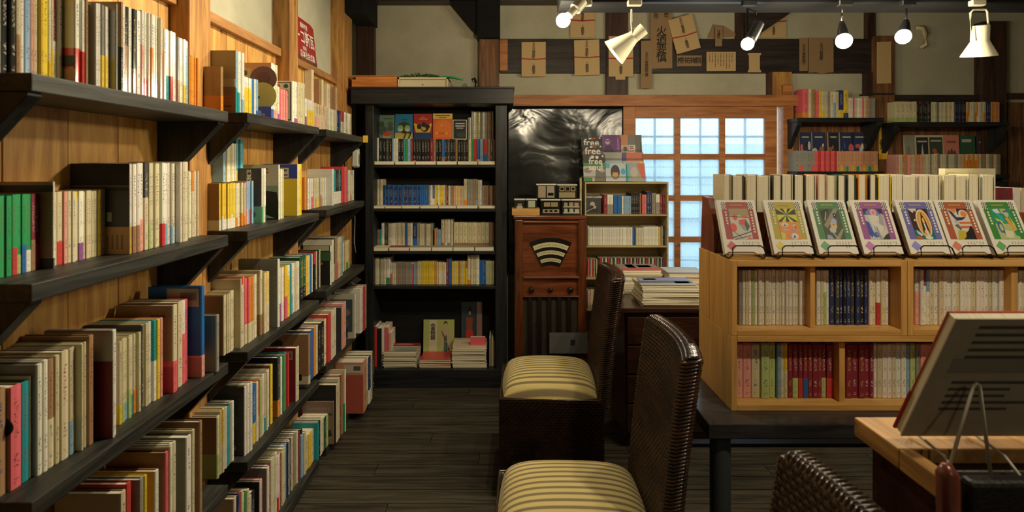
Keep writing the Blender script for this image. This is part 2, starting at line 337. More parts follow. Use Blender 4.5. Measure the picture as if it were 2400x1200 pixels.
k = N(nt, 'ShaderNodeMath', operation='MULTIPLY_ADD'); L(wv.outputs['Fac'], k.inputs[0]); k.inputs[1].default_value = .5; k.inputs[2].default_value = .18; L(k.outputs[0], m1.inputs[0])
L(tr.outputs[0], m1.inputs[1]); L(tl.outputs[0], m1.inputs[2]); L(m1.outputs[0], m2.inputs[1]); L(gl.outputs[0], m2.inputs[2]); L(m2.outputs[0], out.inputs[0])
for c0, c1 in cols_:
    for a, b in rows_: box('pane', gm, XP(c0, Yd), Yd+.014, ZP(b, Yd), XP(c1, Yd), Yd+.018, ZP(a, Yd), dr)
# storm lattice just outside the glass, daylight strip beside the door
teal = plain('outer_lattice', (.035, .10, .11), .5)
for px in (1535, 1642, 1747): bar('outer_bar', px-2.5, 262, px+2.5, 760, 4.125, .015, teal)
for py in (320, 416, 513, 610, 700): bar('outer_bar', 1480, py-2.5, 1800, py+2.5, 4.126, .013, teal)
# pale clapboard wall of the house next door, seen through the glass
nb = S(box('wall_outside', plain('outside_wall', (.70, .78, .80), .8), .2, 6.2, -.2, 4.6, 6.3, 1.75))
for i in range(9): box('clapboard', bpy.data.materials['outside_wall'], .2, 6.17, -.1+i*.2, 4.6, 6.2, .085+i*.2, nb)
S(box('ground_outside', plain('outside_ground', (.45, .47, .46), .9), -1, YW+.1, -.12, 6, 8, -.06))
# ------------------------------------------------------------------ crinkled black plastic sheet pinned to the wall
def crin(u, v):
    x = XP(1188, 4.09)+u*(XP(1461, 4.09)-XP(1188, 4.09)); z = ZP(640, 4.09)+v*(ZP(251, 4.09)-ZP(640, 4.09))
    return (x, 4.085-.018*math.sin(u*9+v*4)*math.sin(v*7)*.3, z)
sh = MB().grid(60, 70, crin).build('plastic_sheet', None, smooth=True)
pm, nt, b = nodes('black_plastic'); L = nt.links.new
b.inputs['Base Color'].default_value = (.006, .008, .008, 1); b.inputs['Roughness'].default_value = .22; b.inputs['Specular IOR Level'].default_value = .7
tc = N(nt, 'ShaderNodeTexCoord'); n1 = N(nt, 'ShaderNodeTexNoise', i_Scale=2.6, i_Detail=3, i_Roughness=.45, i_Distortion=1.6); L(tc.outputs['Object'], n1.inputs['Vector'])
vo = N(nt, 'ShaderNodeTexVoronoi', i_Scale=3, feature='SMOOTH_F1'); L(tc.outputs['Object'], vo.inputs['Vector'])
ad = N(nt, 'ShaderNodeMath', operation='ADD'); L(n1.outputs['Fac'], ad.inputs[0]); L(vo.outputs['Distance'], ad.inputs[1])
bp = N(nt, 'ShaderNodeBump', i_Strength=.5, i_Distance=.03); L(ad.outputs[0], bp.inputs['Height']); L(bp.outputs[0], b.inputs['Normal'])
sh.data.materials.clear(); sh.data.materials.append(pm)
sol = sh.modifiers.new('thick', 'SOLIDIFY'); sol.thickness = .001
T(sh, 'crinkled glossy black plastic sheet covering the wall beside the lattice door', 'plastic sheet')
# ================================================================== left wall shelves
XF = -.915
SHY = [(1.075, 1.845), (1.984, 2.755), (2.868, 3.65)]
BAY = ['near bay', 'middle bay', 'far bay']
SHZ = [[1.682, 1.2715, .848, .442, .044], [1.693, 1.2685, .836, .442, .044], [1.692, 1.275, .856, .466, .044]]
LEVEL = ['top', 'second', 'third', 'fourth', 'bottom']
for bi in range(3):
    for li in range(5):
        a, b = SHY[bi]; z = SHZ[bi][li]; th = .036 if li < 4 else .044
        sroot = empty('wall_shelf', (XW+.02, (a+b)/2, z-th))
        T(sroot, 'black wooden wall shelf, %s board in the %s of the left wall' % (LEVEL[li], BAY[bi]), 'shelf', 'left wall shelves')
        fromworld(box('board', M['shelf'], XW+.02, a, z-th, XF, b, z, bevel=.0025), sroot)
        if li < 4:
            for yb in (a+.004, b-.04):
                p = MB(); p.prism([(XW+.02, z-th), (XF-.012, z-th), (XF-.012, z-th-.008), (XW+.05, z-th-.19), (XW+.02, z-th-.19)], yb, yb+.036, 'y')
                fromworld(p.build('bracket', M['shelfz'], bevel=.002), sroot)
# ================================================================== right back wall shelves
for (x0, x1, y0, lab) in ((1868, 2072, 276, 'upper black shelf between lattice door and cedar post'), (1868, 2072, 402, 'lower black shelf between lattice door and cedar post'),
                          (2097, 2368, 286, 'upper black shelf right of the cedar post'), (2097, 2368, 409, 'lower black shelf right of the cedar post')):
    Y0 = 3.9; z = ZP(y0, Y0); xa, xb = XP(x0, Y0), XP(x1, Y0)
    r = empty('wall_shelf', ((xa+xb)/2, 4.0, z-.03)); T(r, lab, 'shelf', 'shelves on the back wall')
    fromworld(box('board', M['shelfx'], xa, Y0, z-.028, xb, 4.098, z, bevel=.002), r)
    for xx in (xa+.004, xb-.04):
        p = MB(); p.prism([(4.098, z-.028), (Y0+.01, z-.028), (Y0+.01, z-.05), (4.06, z-.24), (4.098, z-.24)], xx, xx+.034, 'x')
        fromworld(p.build('bracket', M['shelfz'], bevel=.002), r)
# ================================================================== black bookcase in the corner
YF = 3.78
bc = empty('bookcase', (XP(1020, YF), YF, 0)); T(bc, 'tall black wooden bookcase in the back left corner', 'bookcase')
def bcp(name, mat, x0, y0, x1, y1, Ya=YF, Yb=4.05, bevel=.003):
    return fromworld(box(name, mat, XP(x0, Ya), Ya, ZP(y1, Ya), XP(x1, Ya), Yb, ZP(y0, Ya), bevel=bevel), bc)
FLY = 390+1.5*F/YF
BL, BR = XP(875, YF), XP(1161, YF)
bcp('side_panel', M['shelfz'], 856, 240, 875, FLY); bcp('side_panel', M['shelfz'], 1161, 243, 1188, FLY)
bcp('cornice', M['shelfx'], 822, 206, 1204, 243, 3.72, 4.05); bcp('cornice_lip', M['shelfx'], 818, 203, 1206, 208, 3.71, 4.05)
fromworld(box('back_panel', M['black'], BL, 4.03, .05, BR, 4.045, ZP(240, YF)), bc)
BCZ = [1.512, 1.212, .921, .683, .12]
for z in BCZ[:4]: fromworld(box('shelf_board', M['shelfx'], BL, YF+.005, z-.02, BR, 4.03, z, bevel=.002), bc)
fromworld(box('base', M['shelfx'], BL-.06, YF-.02, 0, BR+.07, 4.03, .12, bevel=.003), bc)
fromworld(box('riser', M['shelfx'], BL+.02, 3.985, 1.5125, BR-.002, 4.03, 1.69), bc)
# ================================================================== books
HUE = dict(W=('white', (.74, .72, .63)), C=('cream', (.62, .55, .36)), B=('black', (.016, .016, .017)), b=('blue', (.02, .13, .42)), n=('navy', (.02, .035, .13)), t=('teal', (.02, .30, .34)),
  g=('green', (.02, .32, .10)), e=('pale green', (.42, .52, .20)), y=('yellow', (.74, .53, .04)), o=('orange', (.72, .26, .03)), r=('red', (.55, .045, .04)), p=('pink', (.72, .34, .28)), m=('maroon', (.22, .022, .035)),
  s=('grey', (.27, .27, .23)), k=('brown', (.34, .20, .10)), l=('light blue', (.24, .40, .55)), v=('purple', (.28, .10, .32)), h=('pink-red', (.74, .13, .16)), d=('dark green', (.02, .10, .06)), j=('charcoal', (.05, .05, .05)), f=('salmon', (.60, .30, .17)))
C = dict(c1=(.275, 0, 0), c2=(.325, 0, 330), c3=(.4665, 0, 640), c4=(.2834, 450, 0), c5=(.2834, 450, 300), c6=(.2834, 450, 560), c7=(.3333, 450, 800), c8=(.3167, 800, 160), c9=(.3667, 800, 480),
         r3=(.35, 1750, 0), r7=(.325, 1620, 380), r8=(.4167, 1600, 700), r4=(.1833, 1350, 300), r5=(.2, 1360, 500), px=(1, 0, 0))
ONES = ['', 'first', 'second', 'third', 'fourth', 'fifth', 'sixth', 'seventh', 'eighth', 'ninth', 'tenth', 'eleventh', 'twelfth', 'thirteenth', 'fourteenth', 'fifteenth', 'sixteenth', 'seventeenth', 'eighteenth', 'nineteenth']
TENS = {20: ('twentieth', 'twenty'), 30: ('thirtieth', 'thirty'), 40: ('fortieth', 'forty'), 50: ('fiftieth', 'fifty'), 60: ('sixtieth', 'sixty'), 70: ('seventieth', 'seventy')}
def ordinal(n):
    if n < 20: return ONES[n]
    t = n//10*10; return TENS[t][0] if n == t else TENS[t][1]+'-'+ONES[n-t]
BOOKS = []
def parse(c):
    gl = c.endswith('!'); c = c.rstrip('!')
    cov, _, bnd = c.partition('/')
    board = cov[2] if '~' in cov else None; cov = cov[0]
    if bnd: return cov, bnd[0], (int(bnd[1:])/100 if len(bnd) > 1 else .3), gl, board
    return cov, None, 0, gl, board
def rowbooks(where, z, side, base, crop, runs, depth=None, gloss=0, group=None, hid=None, lo=0):
    """one shelf of books. runs: (x0, x1, count, top y or height, colours[, push forward]) measured from left to right"""
    sc, ox, oy = C[crop]; n = 0; last = None; first = None
    for run in runs:
        xa, xb, cnt, top, cols = run[:5]; push = run[5] if len(run) > 5 else 0
        cols = cols.split(',')
        if side == 'L':
            X = base+push; to = lambda q: F*-X/(PX-(ox+q*sc))
        else:
            Yq = base-push; to = lambda q: ((ox+q*sc)-PX)/F*Yq
        s0, s1 = to(xa), to(xb)
        if last is not None and s0 < last+.0008: s0 = last+.0008
        if s1 <= s0+.004: s1 = s0+.006*cnt
        if top < 1 and top > -1: H = top
        else:
            yy = to(xa) if side == 'L' else Yq
            H = EYE+(PY-(oy+top*sc))/F*yy-z
        H = max(.1, min(H, .34))
        ws = [random.uniform(.75, 1.25) for _ in range(cnt)]; tot = sum(ws); p = s0
        for i in range(cnt):
            t = (s1-s0)*ws[i]/tot
            cov, bnd, bf, gl, board = parse(cols[i % len(cols)])
            h = H*random.uniform(.985, 1.0) if cnt > 1 else H
            d = depth or (.107 if H < .16 else .13 if H < .2 else .165)
            ps = push+random.uniform(-.004, .004)
            if side == 'L':
                d = min(d, abs(XW+.021-(base+ps))); loc = (base+ps, p+.0003, z+.0005); rz = R(90); dist = p
            else: loc = (p+.0003, base-ps, z+.0005); rz = 0; dist = base
            n += 1
            BOOKS.append(dict(where=where, n=n, loc=loc, rz=rz, t=t-.0006, h=h, d=d, cov=cov, board=board, bnd=bnd, bf=bf, gloss=.9 if (gl or gloss) else 0, area=t*h/dist**2, group=group or 'books on the '+where, roll=0, side=side, last=False, pages_out=False))
            p += t
        last = s1
    if BOOKS: BOOKS[-1]['last'] = True
def jit(c, k=.08): f = random.uniform(1-k, 1+k); return tuple(max(0, min(.95, q*f*random.uniform(.96, 1.04))) for q in c)
def ushape(mb, t, z0, z1, d, c, round_, col, mi=(0, 1), board=None):
    """spine and two boards wrapped round a text block; the boards may be printed in another colour than the spine"""
    r = min(t*.35, .004) if round_ else min(t*.12, .0012)
    outer = [(0, d), (0, r), (r*.45, r*.2), (t/2, -r*.15), (t-r*.45, r*.2), (t, r), (t, d)]
    inner = [(c, d), (c, r+c), (c+.0004, r+c), (t/2, r+c), (t-c-.0004, r+c), (t-c, r+c), (t-c, d)]
    for lo, hi, m, cl in ((0, 1, mi[0], board or col), (1, 5, mi[1], col), (5, 6, mi[0], board or col)):
        o_, i_ = outer[lo:hi+1], inner[lo:hi+1]; n = len(o_)
        vs = [(x, y, z0) for x, y in o_]+[(x, y, z1) for x, y in o_]+[(x, y, z0) for x, y in i_]+[(x, y, z1) for x, y in i_]
        fs = []
        for i in range(n-1): fs += [(i, i+1, n+i+1, n+i), (n+i, n+i+1, 3*n+i+1, 3*n+i), (i+1, i, 2*n+i, 2*n+i+1)]
        ms = [m if k % 3 == 0 else mi[0] for k in range(len(fs))]
        if lo == 0: fs.append((0, n, 3*n, 2*n)); ms.append(mi[0])
        if lo == 5: fs.append((n-1, 3*n-1, 4*n-1, 2*n-1)); ms.append(mi[0])
        b = len(mb.v); mb.col = cl
        mb.v += vs; mb.f += [tuple(q+b for q in f) for f in fs]; mb.m += ms; mb.c += [cl]*len(vs)
def put_uv(me, info):
    """spine coordinates for the printed title, ink colour per book; info: list of (first vert, last vert, t, h, ink)"""
    uvl = me.uv_layers.new(name='UVMap'); ink = me.attributes.new('Ink', 'FLOAT_VECTOR', 'POINT')
    import numpy as np
    nv = len(me.vertices); co = np.empty(nv*3); me.vertices.foreach_get('co', co); co = co.reshape(-1, 3)
    uvv = np.zeros((nv, 2)); ik = np.zeros((nv, 3))
    for a, b, o, t, h, c in info:
        uvv[a:b, 0] = o[a-a:b-a, 0]/t-.5; uvv[a:b, 1] = o[:, 2]/h; uvv[a:b, 0] += 0; ik[a:b] = c
    li = np.empty(len(me.loops), dtype=np.int32); me.loops.foreach_get('vertex_index', li)
    uvl.data.foreach_set('uv', uvv[li].ravel().astype(np.float32)); ink.data.foreach_set('vector', ik.ravel().astype(np.float32))
import numpy as np
def ink_for(c):
    lum = .3*c[0]+.6*c[1]+.1*c[2]
    if lum < .12: return random.choice([(.6, .57, .48), (.55, .42, .12), (.5, .5, .5)])
    return random.choice([(.03, .03, .03), (.05, .04, .04), (.25, .03, .03), (.03, .05, .18)]) if random.random() < .5 else (.035, .032, .03)
def kindname(bk):
    return ('paperback', 'paperback') if bk['h'] < .158 else (('novel', 'book') if bk['h'] < .203 else ('large_book', 'large book'))
def make_book(bk):
    name, cat = kindname(bk); t, h, d = bk['t'], bk['h'], bk['d']; hard = bk['h'] > .175
    cc = jit(HUE[bk['cov']][1]); ink = ink_for(cc)
    mb = MB(); ushape(mb, t, 0, h, d, .0022 if hard and t > .012 else .0008, hard, (*cc, bk['gloss']), board=(*jit(HUE[bk['board']][1]), bk['gloss']) if bk['board'] else None)
    loc = np.array(mb.v)
    o = mb.build(name, [M['cover'], M['spine']], loc=bk['loc'], rot=(0, 0, bk['rz']))
    put_uv(o.data, [(0, len(mb.v), loc, t, h, ink)])
    c = .0023 if hard and t > .012 else .0009; i = .003 if hard else .0006
    pg = box('page_block', M['pages'], c, .0045, i, t-c, d-i*.7, h-i, o)
    if bk['bnd']:
        bc_ = jit(HUE[bk['bnd']][1]); b2 = MB(); e = .0004
        ushape(b2, t+2*e, .0005, h*bk['bf'], d*.96, .0003, hard, (*bc_, bk['gloss']), (0, 0)); l2 = np.array(b2.v)
        b2.v = [(x-e, y_-e, z) for x, y_, z in b2.v]
        po = b2.build('paper_band', [M['band']], o); put_uv(po.data, [(0, len(b2.v), l2, t, h*bk['bf'], ink_for(bc_))])
    if bk['roll']: o.rotation_euler = (0, bk['roll'], bk['rz']) if bk['rz'] == 0 else (-bk['roll'], 0, bk['rz'])
    desc = HUE[bk['cov']][0]+' '+{'paperback': 'paperback', 'novel': 'book', 'large_book': 'tall book'}[name]
    if bk['bnd']: desc += ' with '+HUE[bk['bnd']][0]+' band'
    T(o, '%s, %s from left, %s' % (desc, ordinal(bk['n']), bk['where']), cat, bk['group'])
    bk['obj'] = o
    return o
def flush_books(cap=300):
    by = {}
    for bk in BOOKS: by.setdefault(kindname(bk)[0], []).append(bk)
    rest = []
    for k, l in by.items():
        l.sort(key=lambda q: -q['area']); rest += l[cap:]
        for bk in l[:cap]: make_book(bk)
    print('BOOKS', {k: len(l) for k, l in by.items()}, 'rest', len(rest))
    if rest:
        mb = MB(); info = []
        for bk in rest:
            t, h, d = bk['t'], bk['h'], bk['d']; cc = jit(HUE[bk['cov']][1]); a = len(mb.v)
            def place(i0):
                Mx = Matrix.Translation(bk['loc']) @ Matrix.Rotation(bk['rz'], 4, 'Z')
                for q in range(i0, len(mb.v)): mb.v[q] = tuple(Mx @ Vector(mb.v[q]))
            ushape(mb, t, 0, h, d, .0008, False, (*cc, bk['gloss']), (0, 1)); lc = np.array(mb.v[a:]); place(a); info.append((a, len(mb.v), lc, t, h, ink_for(cc)))
            a = len(mb.v); mb.col = (.6, .52, .36, 0); mb.box(.001, .003, .001, t-.001, d-.001, h-.001); lc = np.array(mb.v[a:]); place(a); info.append((a, len(mb.v), lc, t, h, (.6, .52, .36)))
        o = mb.build('paperback_rows', [M['cover'], M['spine']]); put_uv(o.data, info)
        o['kind'] = 'stuff'; T(o, 'tightly packed small paperbacks filling the far back shelves', 'books')
# ---- near bay, left wall
w = lambda li, bi: '%s left bay, %s shelf' % (BAY[bi].split()[0], LEVEL[li])
rowbooks(w(0, 0), SHZ[0][0], 'L', -.99, 'c1', [(-60,20,2,.19,'W,s'),(20,125,2,.2,'B,B'),(125,205,2,.195,'C/k45,W'),(205,260,1,.195,'l'),(260,335,2,.19,'p,C'),(335,415,2,.2,'y,y'),(415,490,3,.19,'W/y25,C/y40,m/W50'),(490,530,1,.2,'W'),(650,690,1,.21,'W~C/r40',.03),(690,765,3,.2,'W/r40,k,W/y45',.03),(820,945,5,.2,'W~s,W,s/y40,W/y40,W',.045),(990,1020,1,.21,'s',.06),(1020,1075,2,12,'k/B50,W',.05),(1075,1200,4,45,'B/k55,W,B/k30,W',.05),(1200,1395,10,75,'W/p60,W,W/h22,W,W/o60,W,W/j20,W,C',.05),(1395,1505,4,235,'W,W/t36,W/r36,W',.05),(1505,1615,4,310,'s/k35,W,W/y30,W/l90',.05),(1615,1690,6,470,'o',.03)], gloss=1)
rowbooks(w(1, 0), SHZ[0][1], 'L', -1.03, 'c2', [(-45,75,3,395,'g/W20,g,g'),(75,115,1,390,'g/r34'),(115,145,1,388,'g/e24'),(145,180,1,387,'g/b36'),(180,218,1,387,'g/W28'),(218,250,1,385,'m/k40'),(250,295,1,385,'m/r34'),(297,320,1,300,'W~k/j12',.03),(320,345,1,372,'e'),(345,385,1,372,'o/W47'),(385,415,1,372,'C'),(415,455,1,370,'C/r32'),(455,485,1,368,'p'),(485,570,3,365,'C,C,y/C90'),(570,605,1,365,'W/v25'),(605,710,5,362,'C'),(710,735,1,358,'y'),(735,770,1,350,'C'),(888,932,1,165,'W~B/y30',.055),(932,1040,4,160,'W/k30,W/k30,W/k30,W/p36',.055),(1040,1070,1,160,'j/C60',.055),(1070,1130,3,160,'C/e28,C,C',.05),(1130,1190,2,158,'C,W/r27',.05),(1190,1270,4,156,'W/l26,W,C/l22,W',.05),(1270,1360,4,148,'W,C,W,C',.06),(1360,1445,6,218,'C,W,o/C70,W,C,y',.03)])
rowbooks(w(2, 0), SHZ[0][2], 'L', -.99, 'c3', [(-20,40,1,600,'k'),(45,105,1,580,'h~k'),(105,147,1,558,'t'),(147,160,1,520,'C'),(185,240,2,455,'W~s,W',.01),(240,272,1,440,'k/C45',.01),(272,298,1,420,'C',.01),(300,340,1,400,'C',.01),(340,378,2,380,'C/l32,C/y36',.01),(395,437,3,360,'C,W,C',.02),(437,465,1,320,'k',.02),(560,592,2,290,'W~m,W',.05),(592,706,7,345,'C/y24,C/e24,C/l22,C/e36,C/t26,C/o30,C',.02),(706,768,5,265,'j,C,C,C,W',.02),(768,800,2,240,'t/W50,y',.02),(800,815,1,230,'p',.02),(868,890,1,165,'C~k/h36',.04),(890,915,1,150,'C',.03),(915,950,2,140,'W/h60,h',.03),(1015,1032,1,70,'b/p24',.06),(1085,1100,1,215,'s',.08)])
rowbooks(w(3, 0), SHZ[0][3], 'L', -.96, 'c3', [(610,638,1,1110,'C',.01),(640,665,1,1065,'r',.01),(700,735,2,1040,'s,y',.02),(775,795,1,1000,'W~f',.02),(830,845,1,905,'h~k',.03),(845,888,3,870,'C,W,C',.03),(935,960,1,830,'W~s',.04),(960,975,1,795,'C',.04),(1005,1020,1,750,'k',.05)])
# ---- middle bay
rowbooks(w(0, 1), SHZ[1][0], 'L', -1.0, 'c4', [(235,255,1,550,'k/o35'),(365,432,4,412,'l~C/t40,W/t34,W,W/l24',.03),(432,500,5,630,'W/y74'),(500,545,3,645,'b,W,l/b20'),(648,705,3,518,'W~f/b20,W/p20,C/p20',.02),(705,720,1,715,'W/v25'),(720,785,6,730,'h,p'),(835,880,3,665,'W~C,W/v16,W/h16',.02),(880,930,3,672,'C',.02)], gloss=.6)
rowbooks('middle left bay, second shelf, behind', 1.438, 'L', -1.085, 'c5', [(255,285,2,150,'l,y'),(285,365,6,120,'C,W,C'),(365,433,5,90,'t/y25,l,t,l,t')])
rowbooks(w(1, 1), SHZ[1][1], 'L', -1.02, 'c5', [(222,350,11,460,'y~k/W22,y/W22,y/W30'),(350,440,7,455,'C,C/o22,W,C,C/o30'),(440,515,6,440,'r,l/p36,l,l/r34,l,p/l80'),(575,612,3,330,'W~j/g30,W,W/g30',.03),(715,728,1,305,'W~C',.045),(728,760,3,340,'C/e30,W,C',.04),(878,890,1,300,'W~y',.06),(890,915,1,298,'y',.06)])
rowbooks(w(2, 1), SHZ[1][2], 'L', -.98, 'c6', [(262,310,4,470,'C~k,C'),(312,350,2,432,'C'),(385,412,2,335,'C',.02),(412,440,2,320,'r/C90,C',.02),(440,475,2,325,'h/C30',.02),(475,510,2,318,'o/C30',.02),(510,545,3,305,'C,W,C',.02),(575,592,1,265,'C/k32',.03),(595,640,3,280,'C,y/C50,C',.03),(710,725,1,170,'W~s',.05),(725,770,3,245,'W/v34,W,C',.03),(770,808,2,225,'y/h42,W/y80',.03),(808,845,4,215,'W,t,W/l40,C',.03),(845,890,4,200,'W,C,W',.03)])
rowbooks(w(3, 1), SHZ[1][3], 'L', -.97, 'c7', [(172,200,2,535,'C~k/e40,C'),(200,250,4,495,'C,y/C45,C,W'),(250,270,1,470,'t'),(270,300,2,440,'s,W'),(380,425,3,320,'W~j,W,W',.03),(430,450,1,315,'b/y35',.02),(450,500,4,290,'W,r/p40,e,C',.02),(500,550,5,235,'W,C/t24,C,C/t20,W',.02),(560,575,1,170,'y~k',.02),(605,620,1,118,'j/o28',.02),(620,640,2,115,'W,t',.02),(640,670,3,100,'g,r,t',.02),(670,680,1,90,'r',.02),(735,755,1,50,'C~m',.04)])
rowbooks(w(4, 1), SHZ[1][4], 'L', -.95, 'c7', [(300,360,4,1110,'C,n/W60,r,C'),(360,400,3,1080,'C,g,C'),(400,445,2,1095,'C,B'),(475,495,2,985,'W~j,p'),(525,555,2,895,'W~s,m'),(555,600,5,830,'C,W,C'),(600,620,2,810,'W/r26,C'),(620,640,2,790,'m,C'),(640,670,2,755,'C,l'),(670,700,3,715,'n,C,j'),(700,745,4,680,'C,k,s'),(750,775,3,640,'m,B,B')])
# ---- far bay
rowbooks(w(0, 2), SHZ[2][0], 'L', -1.0, 'c4', [(930,950,1,810,'W~j/v40'),(950,1000,5,820,'W/y65'),(1000,1110,11,845,'C,C/p50,f/C60'),(1110,1200,9,885,'C,C/e30,W'),(1200,1230,2,908,'n'),(1230,1260,3,915,'r/C56'),(1260,1315,5,925,'W,C,W/e30')], gloss=.5)
rowbooks('far left bay, top shelf, behind', 1.78, 'L', -1.082, 'c4', [(995,1012,1,575,'C'),(1060,1085,2,650,'k,C'),(1120,1160,2,690,'C,k'),(1185,1205,2,715,'k,C')])
rowbooks(w(1, 2), SHZ[2][1], 'L', -1.02, 'c5', [(935,950,1,410,'o'),(950,985,3,415,'W,e,W'),(985,1090,10,415,'W/h40,C/e30,C,C/o30,C,C/y30,s'),(1090,1103,2,410,'W'),(1165,1180,1,340,'W',.045),(1180,1235,5,345,'t/W36,B/W36,j/W36',.02),(1235,1290,3,320,'r,h,r',.03),(1290,1340,5,345,'C,W,C/r20',.02)])
rowbooks(w(2, 2), SHZ[2][2], 'L', -.98, 'c6', [(890,945,2,150,'d/B28,d/B28'),(945,965,1,150,'y'),(965,1000,4,135,'W,b,t,W'),(1000,1060,6,115,'B,r/B70,B,C,B,C'),(1150,1160,1,60,'W~B',.045),(1160,1195,3,5,'W,B/W40,k',.03),(1195,1208,1,0,'h',.03),(1208,1250,3,-10,'C,C,l',.03),(1250,1315,6,30,'C,k,y,C/g24',.0)])
rowbooks(w(3, 2), SHZ[2][3], 'L', -.97, 'c6', [(970,985,1,790,'k/C16',.05),(985,1012,1,765,'b',.04),(1012,1040,2,735,'o,C',.04),(1045,1090,2,715,'B',.04),(1090,1115,2,675,'C,W',.04),(1130,1150,1,630,'r',.05),(1150,1195,4,600,'C,W,C,W',.05),(1240,1250,1,570,'p~j',.06),(1250,1280,2,535,'p,C',.06),(1350,1362,1,465,'W~n',.08),(1400,1445,3,410,'W,r,C',.09)])
rowbooks(w(4, 2), SHZ[2][4], 'L', -.94, 'c7', [(775,800,2,660,'l,C'),(800,855,3,685,'C,y,C'),(855,915,4,615,'t,B,C,W',.02),(915,955,3,560,'C,d,e',.02),(985,1000,1,440,'k',.05),(1015,1030,1,310,'C~B',.06),(1030,1060,3,260,'C,m,k',.06),(1060,1080,2,200,'C/g46,W',.07),(1205,1230,1,150,'f',.115),(1230,1280,4,130,'W/e34,n/W30,C,B',.115)])
# ---- black bookcase
bcw = lambda s: '%s shelf of black bookcase' % s
rowbooks(bcw('top'), BCZ[0], 'B', 3.905, 'c8', [(228,245,1,510,'B'),(250,277,1,515,'W/e20'),(277,305,1,515,'B'),(305,375,3,518,'B,j,B'),(375,400,2,520,'l,W'),(400,440,2,520,'W/r80,B'),(440,490,3,520,'B,t,g'),(490,512,1,522,'l/h36'),(512,530,1,522,'m'),(530,680,7,522,'B/o16,B,B/y16,B,B/e16,B/l10,m'),(680,860,9,524,'k/o15,B,B/W12,b/k30,B,j/o15,B,B/h12'),(860,940,4,526,'B/r15,B/y15,j,B/o20'),(940,980,2,526,'C,g/o25'),(980,1002,1,524,'r'),(1002,1025,1,524,'b/C20'),(1025,1050,1,524,'l'),(1050,1080,1,524,'r/b40'),(1080,1136,3,524,'k,j,k')], depth=.075, gloss=.8)
rowbooks('raised top tier of black bookcase', 1.6905, 'B', 3.988, 'c8', [(935,960,2,365,'s,W'),(960,1080,7,318,'s,W,C,e,s,W'),(1080,1130,3,318,'k,s')], depth=.04, gloss=.9)
rowbooks(bcw('second'), BCZ[1], 'B', 3.905, 'c8', [(225,250,1,822,'W/r26'),(252,282,1,822,'C'),(285,305,1,822,'C'),(308,330,2,865,'b'),(330,580,21,865,'b/n95,b,b/n90'),(580,645,5,865,'b'),(645,690,3,865,'s,W,b/W40'),(690,765,6,865,'y,y/k20,W'),(765,830,5,870,'k,m,C,s'),(830,905,6,870,'p,C,y,C'),(905,930,1,820,'C/o26'),(930,1010,4,820,'s,s,k,s/l24'),(1010,1040,2,825,'C,W/r26'),(1040,1142,7,868,'s,k,k,m')])
rowbooks(bcw('third'), BCZ[2], 'B', 3.905, 'c9', [(195,230,2,155,'h'),(230,255,2,160,'k,t'),(255,275,1,118,'W/y20'),(275,298,1,118,'j'),(298,345,2,118,'C,W'),(345,405,4,115,'C/y18,C'),(405,422,1,118,'b'),(422,440,1,118,'C'),(440,455,1,118,'W'),(455,482,1,118,'n/b40'),(482,500,1,118,'s'),(500,585,6,122,'C,C,s'),(595,608,1,155,'o'),(608,635,2,160,'l'),(637,715,4,92,'C/k20,C,W/s20,C'),(718,945,8,112,'C/k22'),(945,978,2,112,'k')])
rowbooks(bcw('fourth'), BCZ[3], 'B', 3.84, 'c9', [(205,240,2,338,'C/k35,C'),(240,265,2,340,'s,C'),(265,285,1,338,'C'),(285,312,1,338,'W/g25'),(312,350,3,372,'W/h50,C,C'),(350,435,7,370,'s,k,s'),(435,485,4,370,'s,W/h95,l'),(485,510,1,365,'C'),(510,595,7,362,'y'),(595,608,1,362,'o'),(608,670,5,368,'C,W,y/C60'),(670,685,1,348,'m'),(685,705,1,348,'b'),(705,805,8,362,'y,C,y,k/y70'),(805,825,1,322,'C/o16'),(825,860,2,320,'C'),(860,882,1,320,'W'),(882,925,4,358,'b'),(925,978,5,358,'C,e')])
# ---- oak box shelves
UZ, LZ = .9856, .7487
rowbooks('upper left oak box', UZ, 'B', 1.80, 'r7', [(345,480,6,.178,'s,W,C,W,e,W'),(480,700,9,.18,'W,W,C,W'),(700,852,6,.178,'W,W,C')], depth=.13)
rowbooks('upper left oak box right of divider', UZ, 'B', 1.80, 'r7', [(902,1000,4,.178,'W,C,W/e60,W'),(1000,1275,9,.182,'n,j,n,B'),(1280,1425,5,.18,'W,C,W/r40,C')], depth=.13)
rowbooks('upper right oak box', UZ, 'B', 1.80, 'r7', [(1622,1750,5,.18,'W/p60,W,m/W70,l/W60,C'),(1750,2310,19,.178,'W,C,W,W')], depth=.13)
rowbooks('upper right oak box beyond divider', UZ, 'B', 1.80, 'r7', [(2365,2560,7,.178,'W,C,W')], depth=.13)
rowbooks('lower oak box', LZ, 'B', 1.80, 'r8', [(302,438,3,250,'p,p,C'),(440,525,2,247,'e'),(530,592,3,250,'l,C,y/C50'),(592,878,10,252,'m,m/e36,m/r36,m/b36,m,m')], depth=.13)
rowbooks('lower oak box right of divider', LZ, 'B', 1.80, 'r8', [(917,1075,5,252,'m'),(1075,1260,7,252,'W,C,W'),(1260,1335,3,252,'l,e,s'),(1335,1780,14,252,'p,p,f,C')], depth=.13)
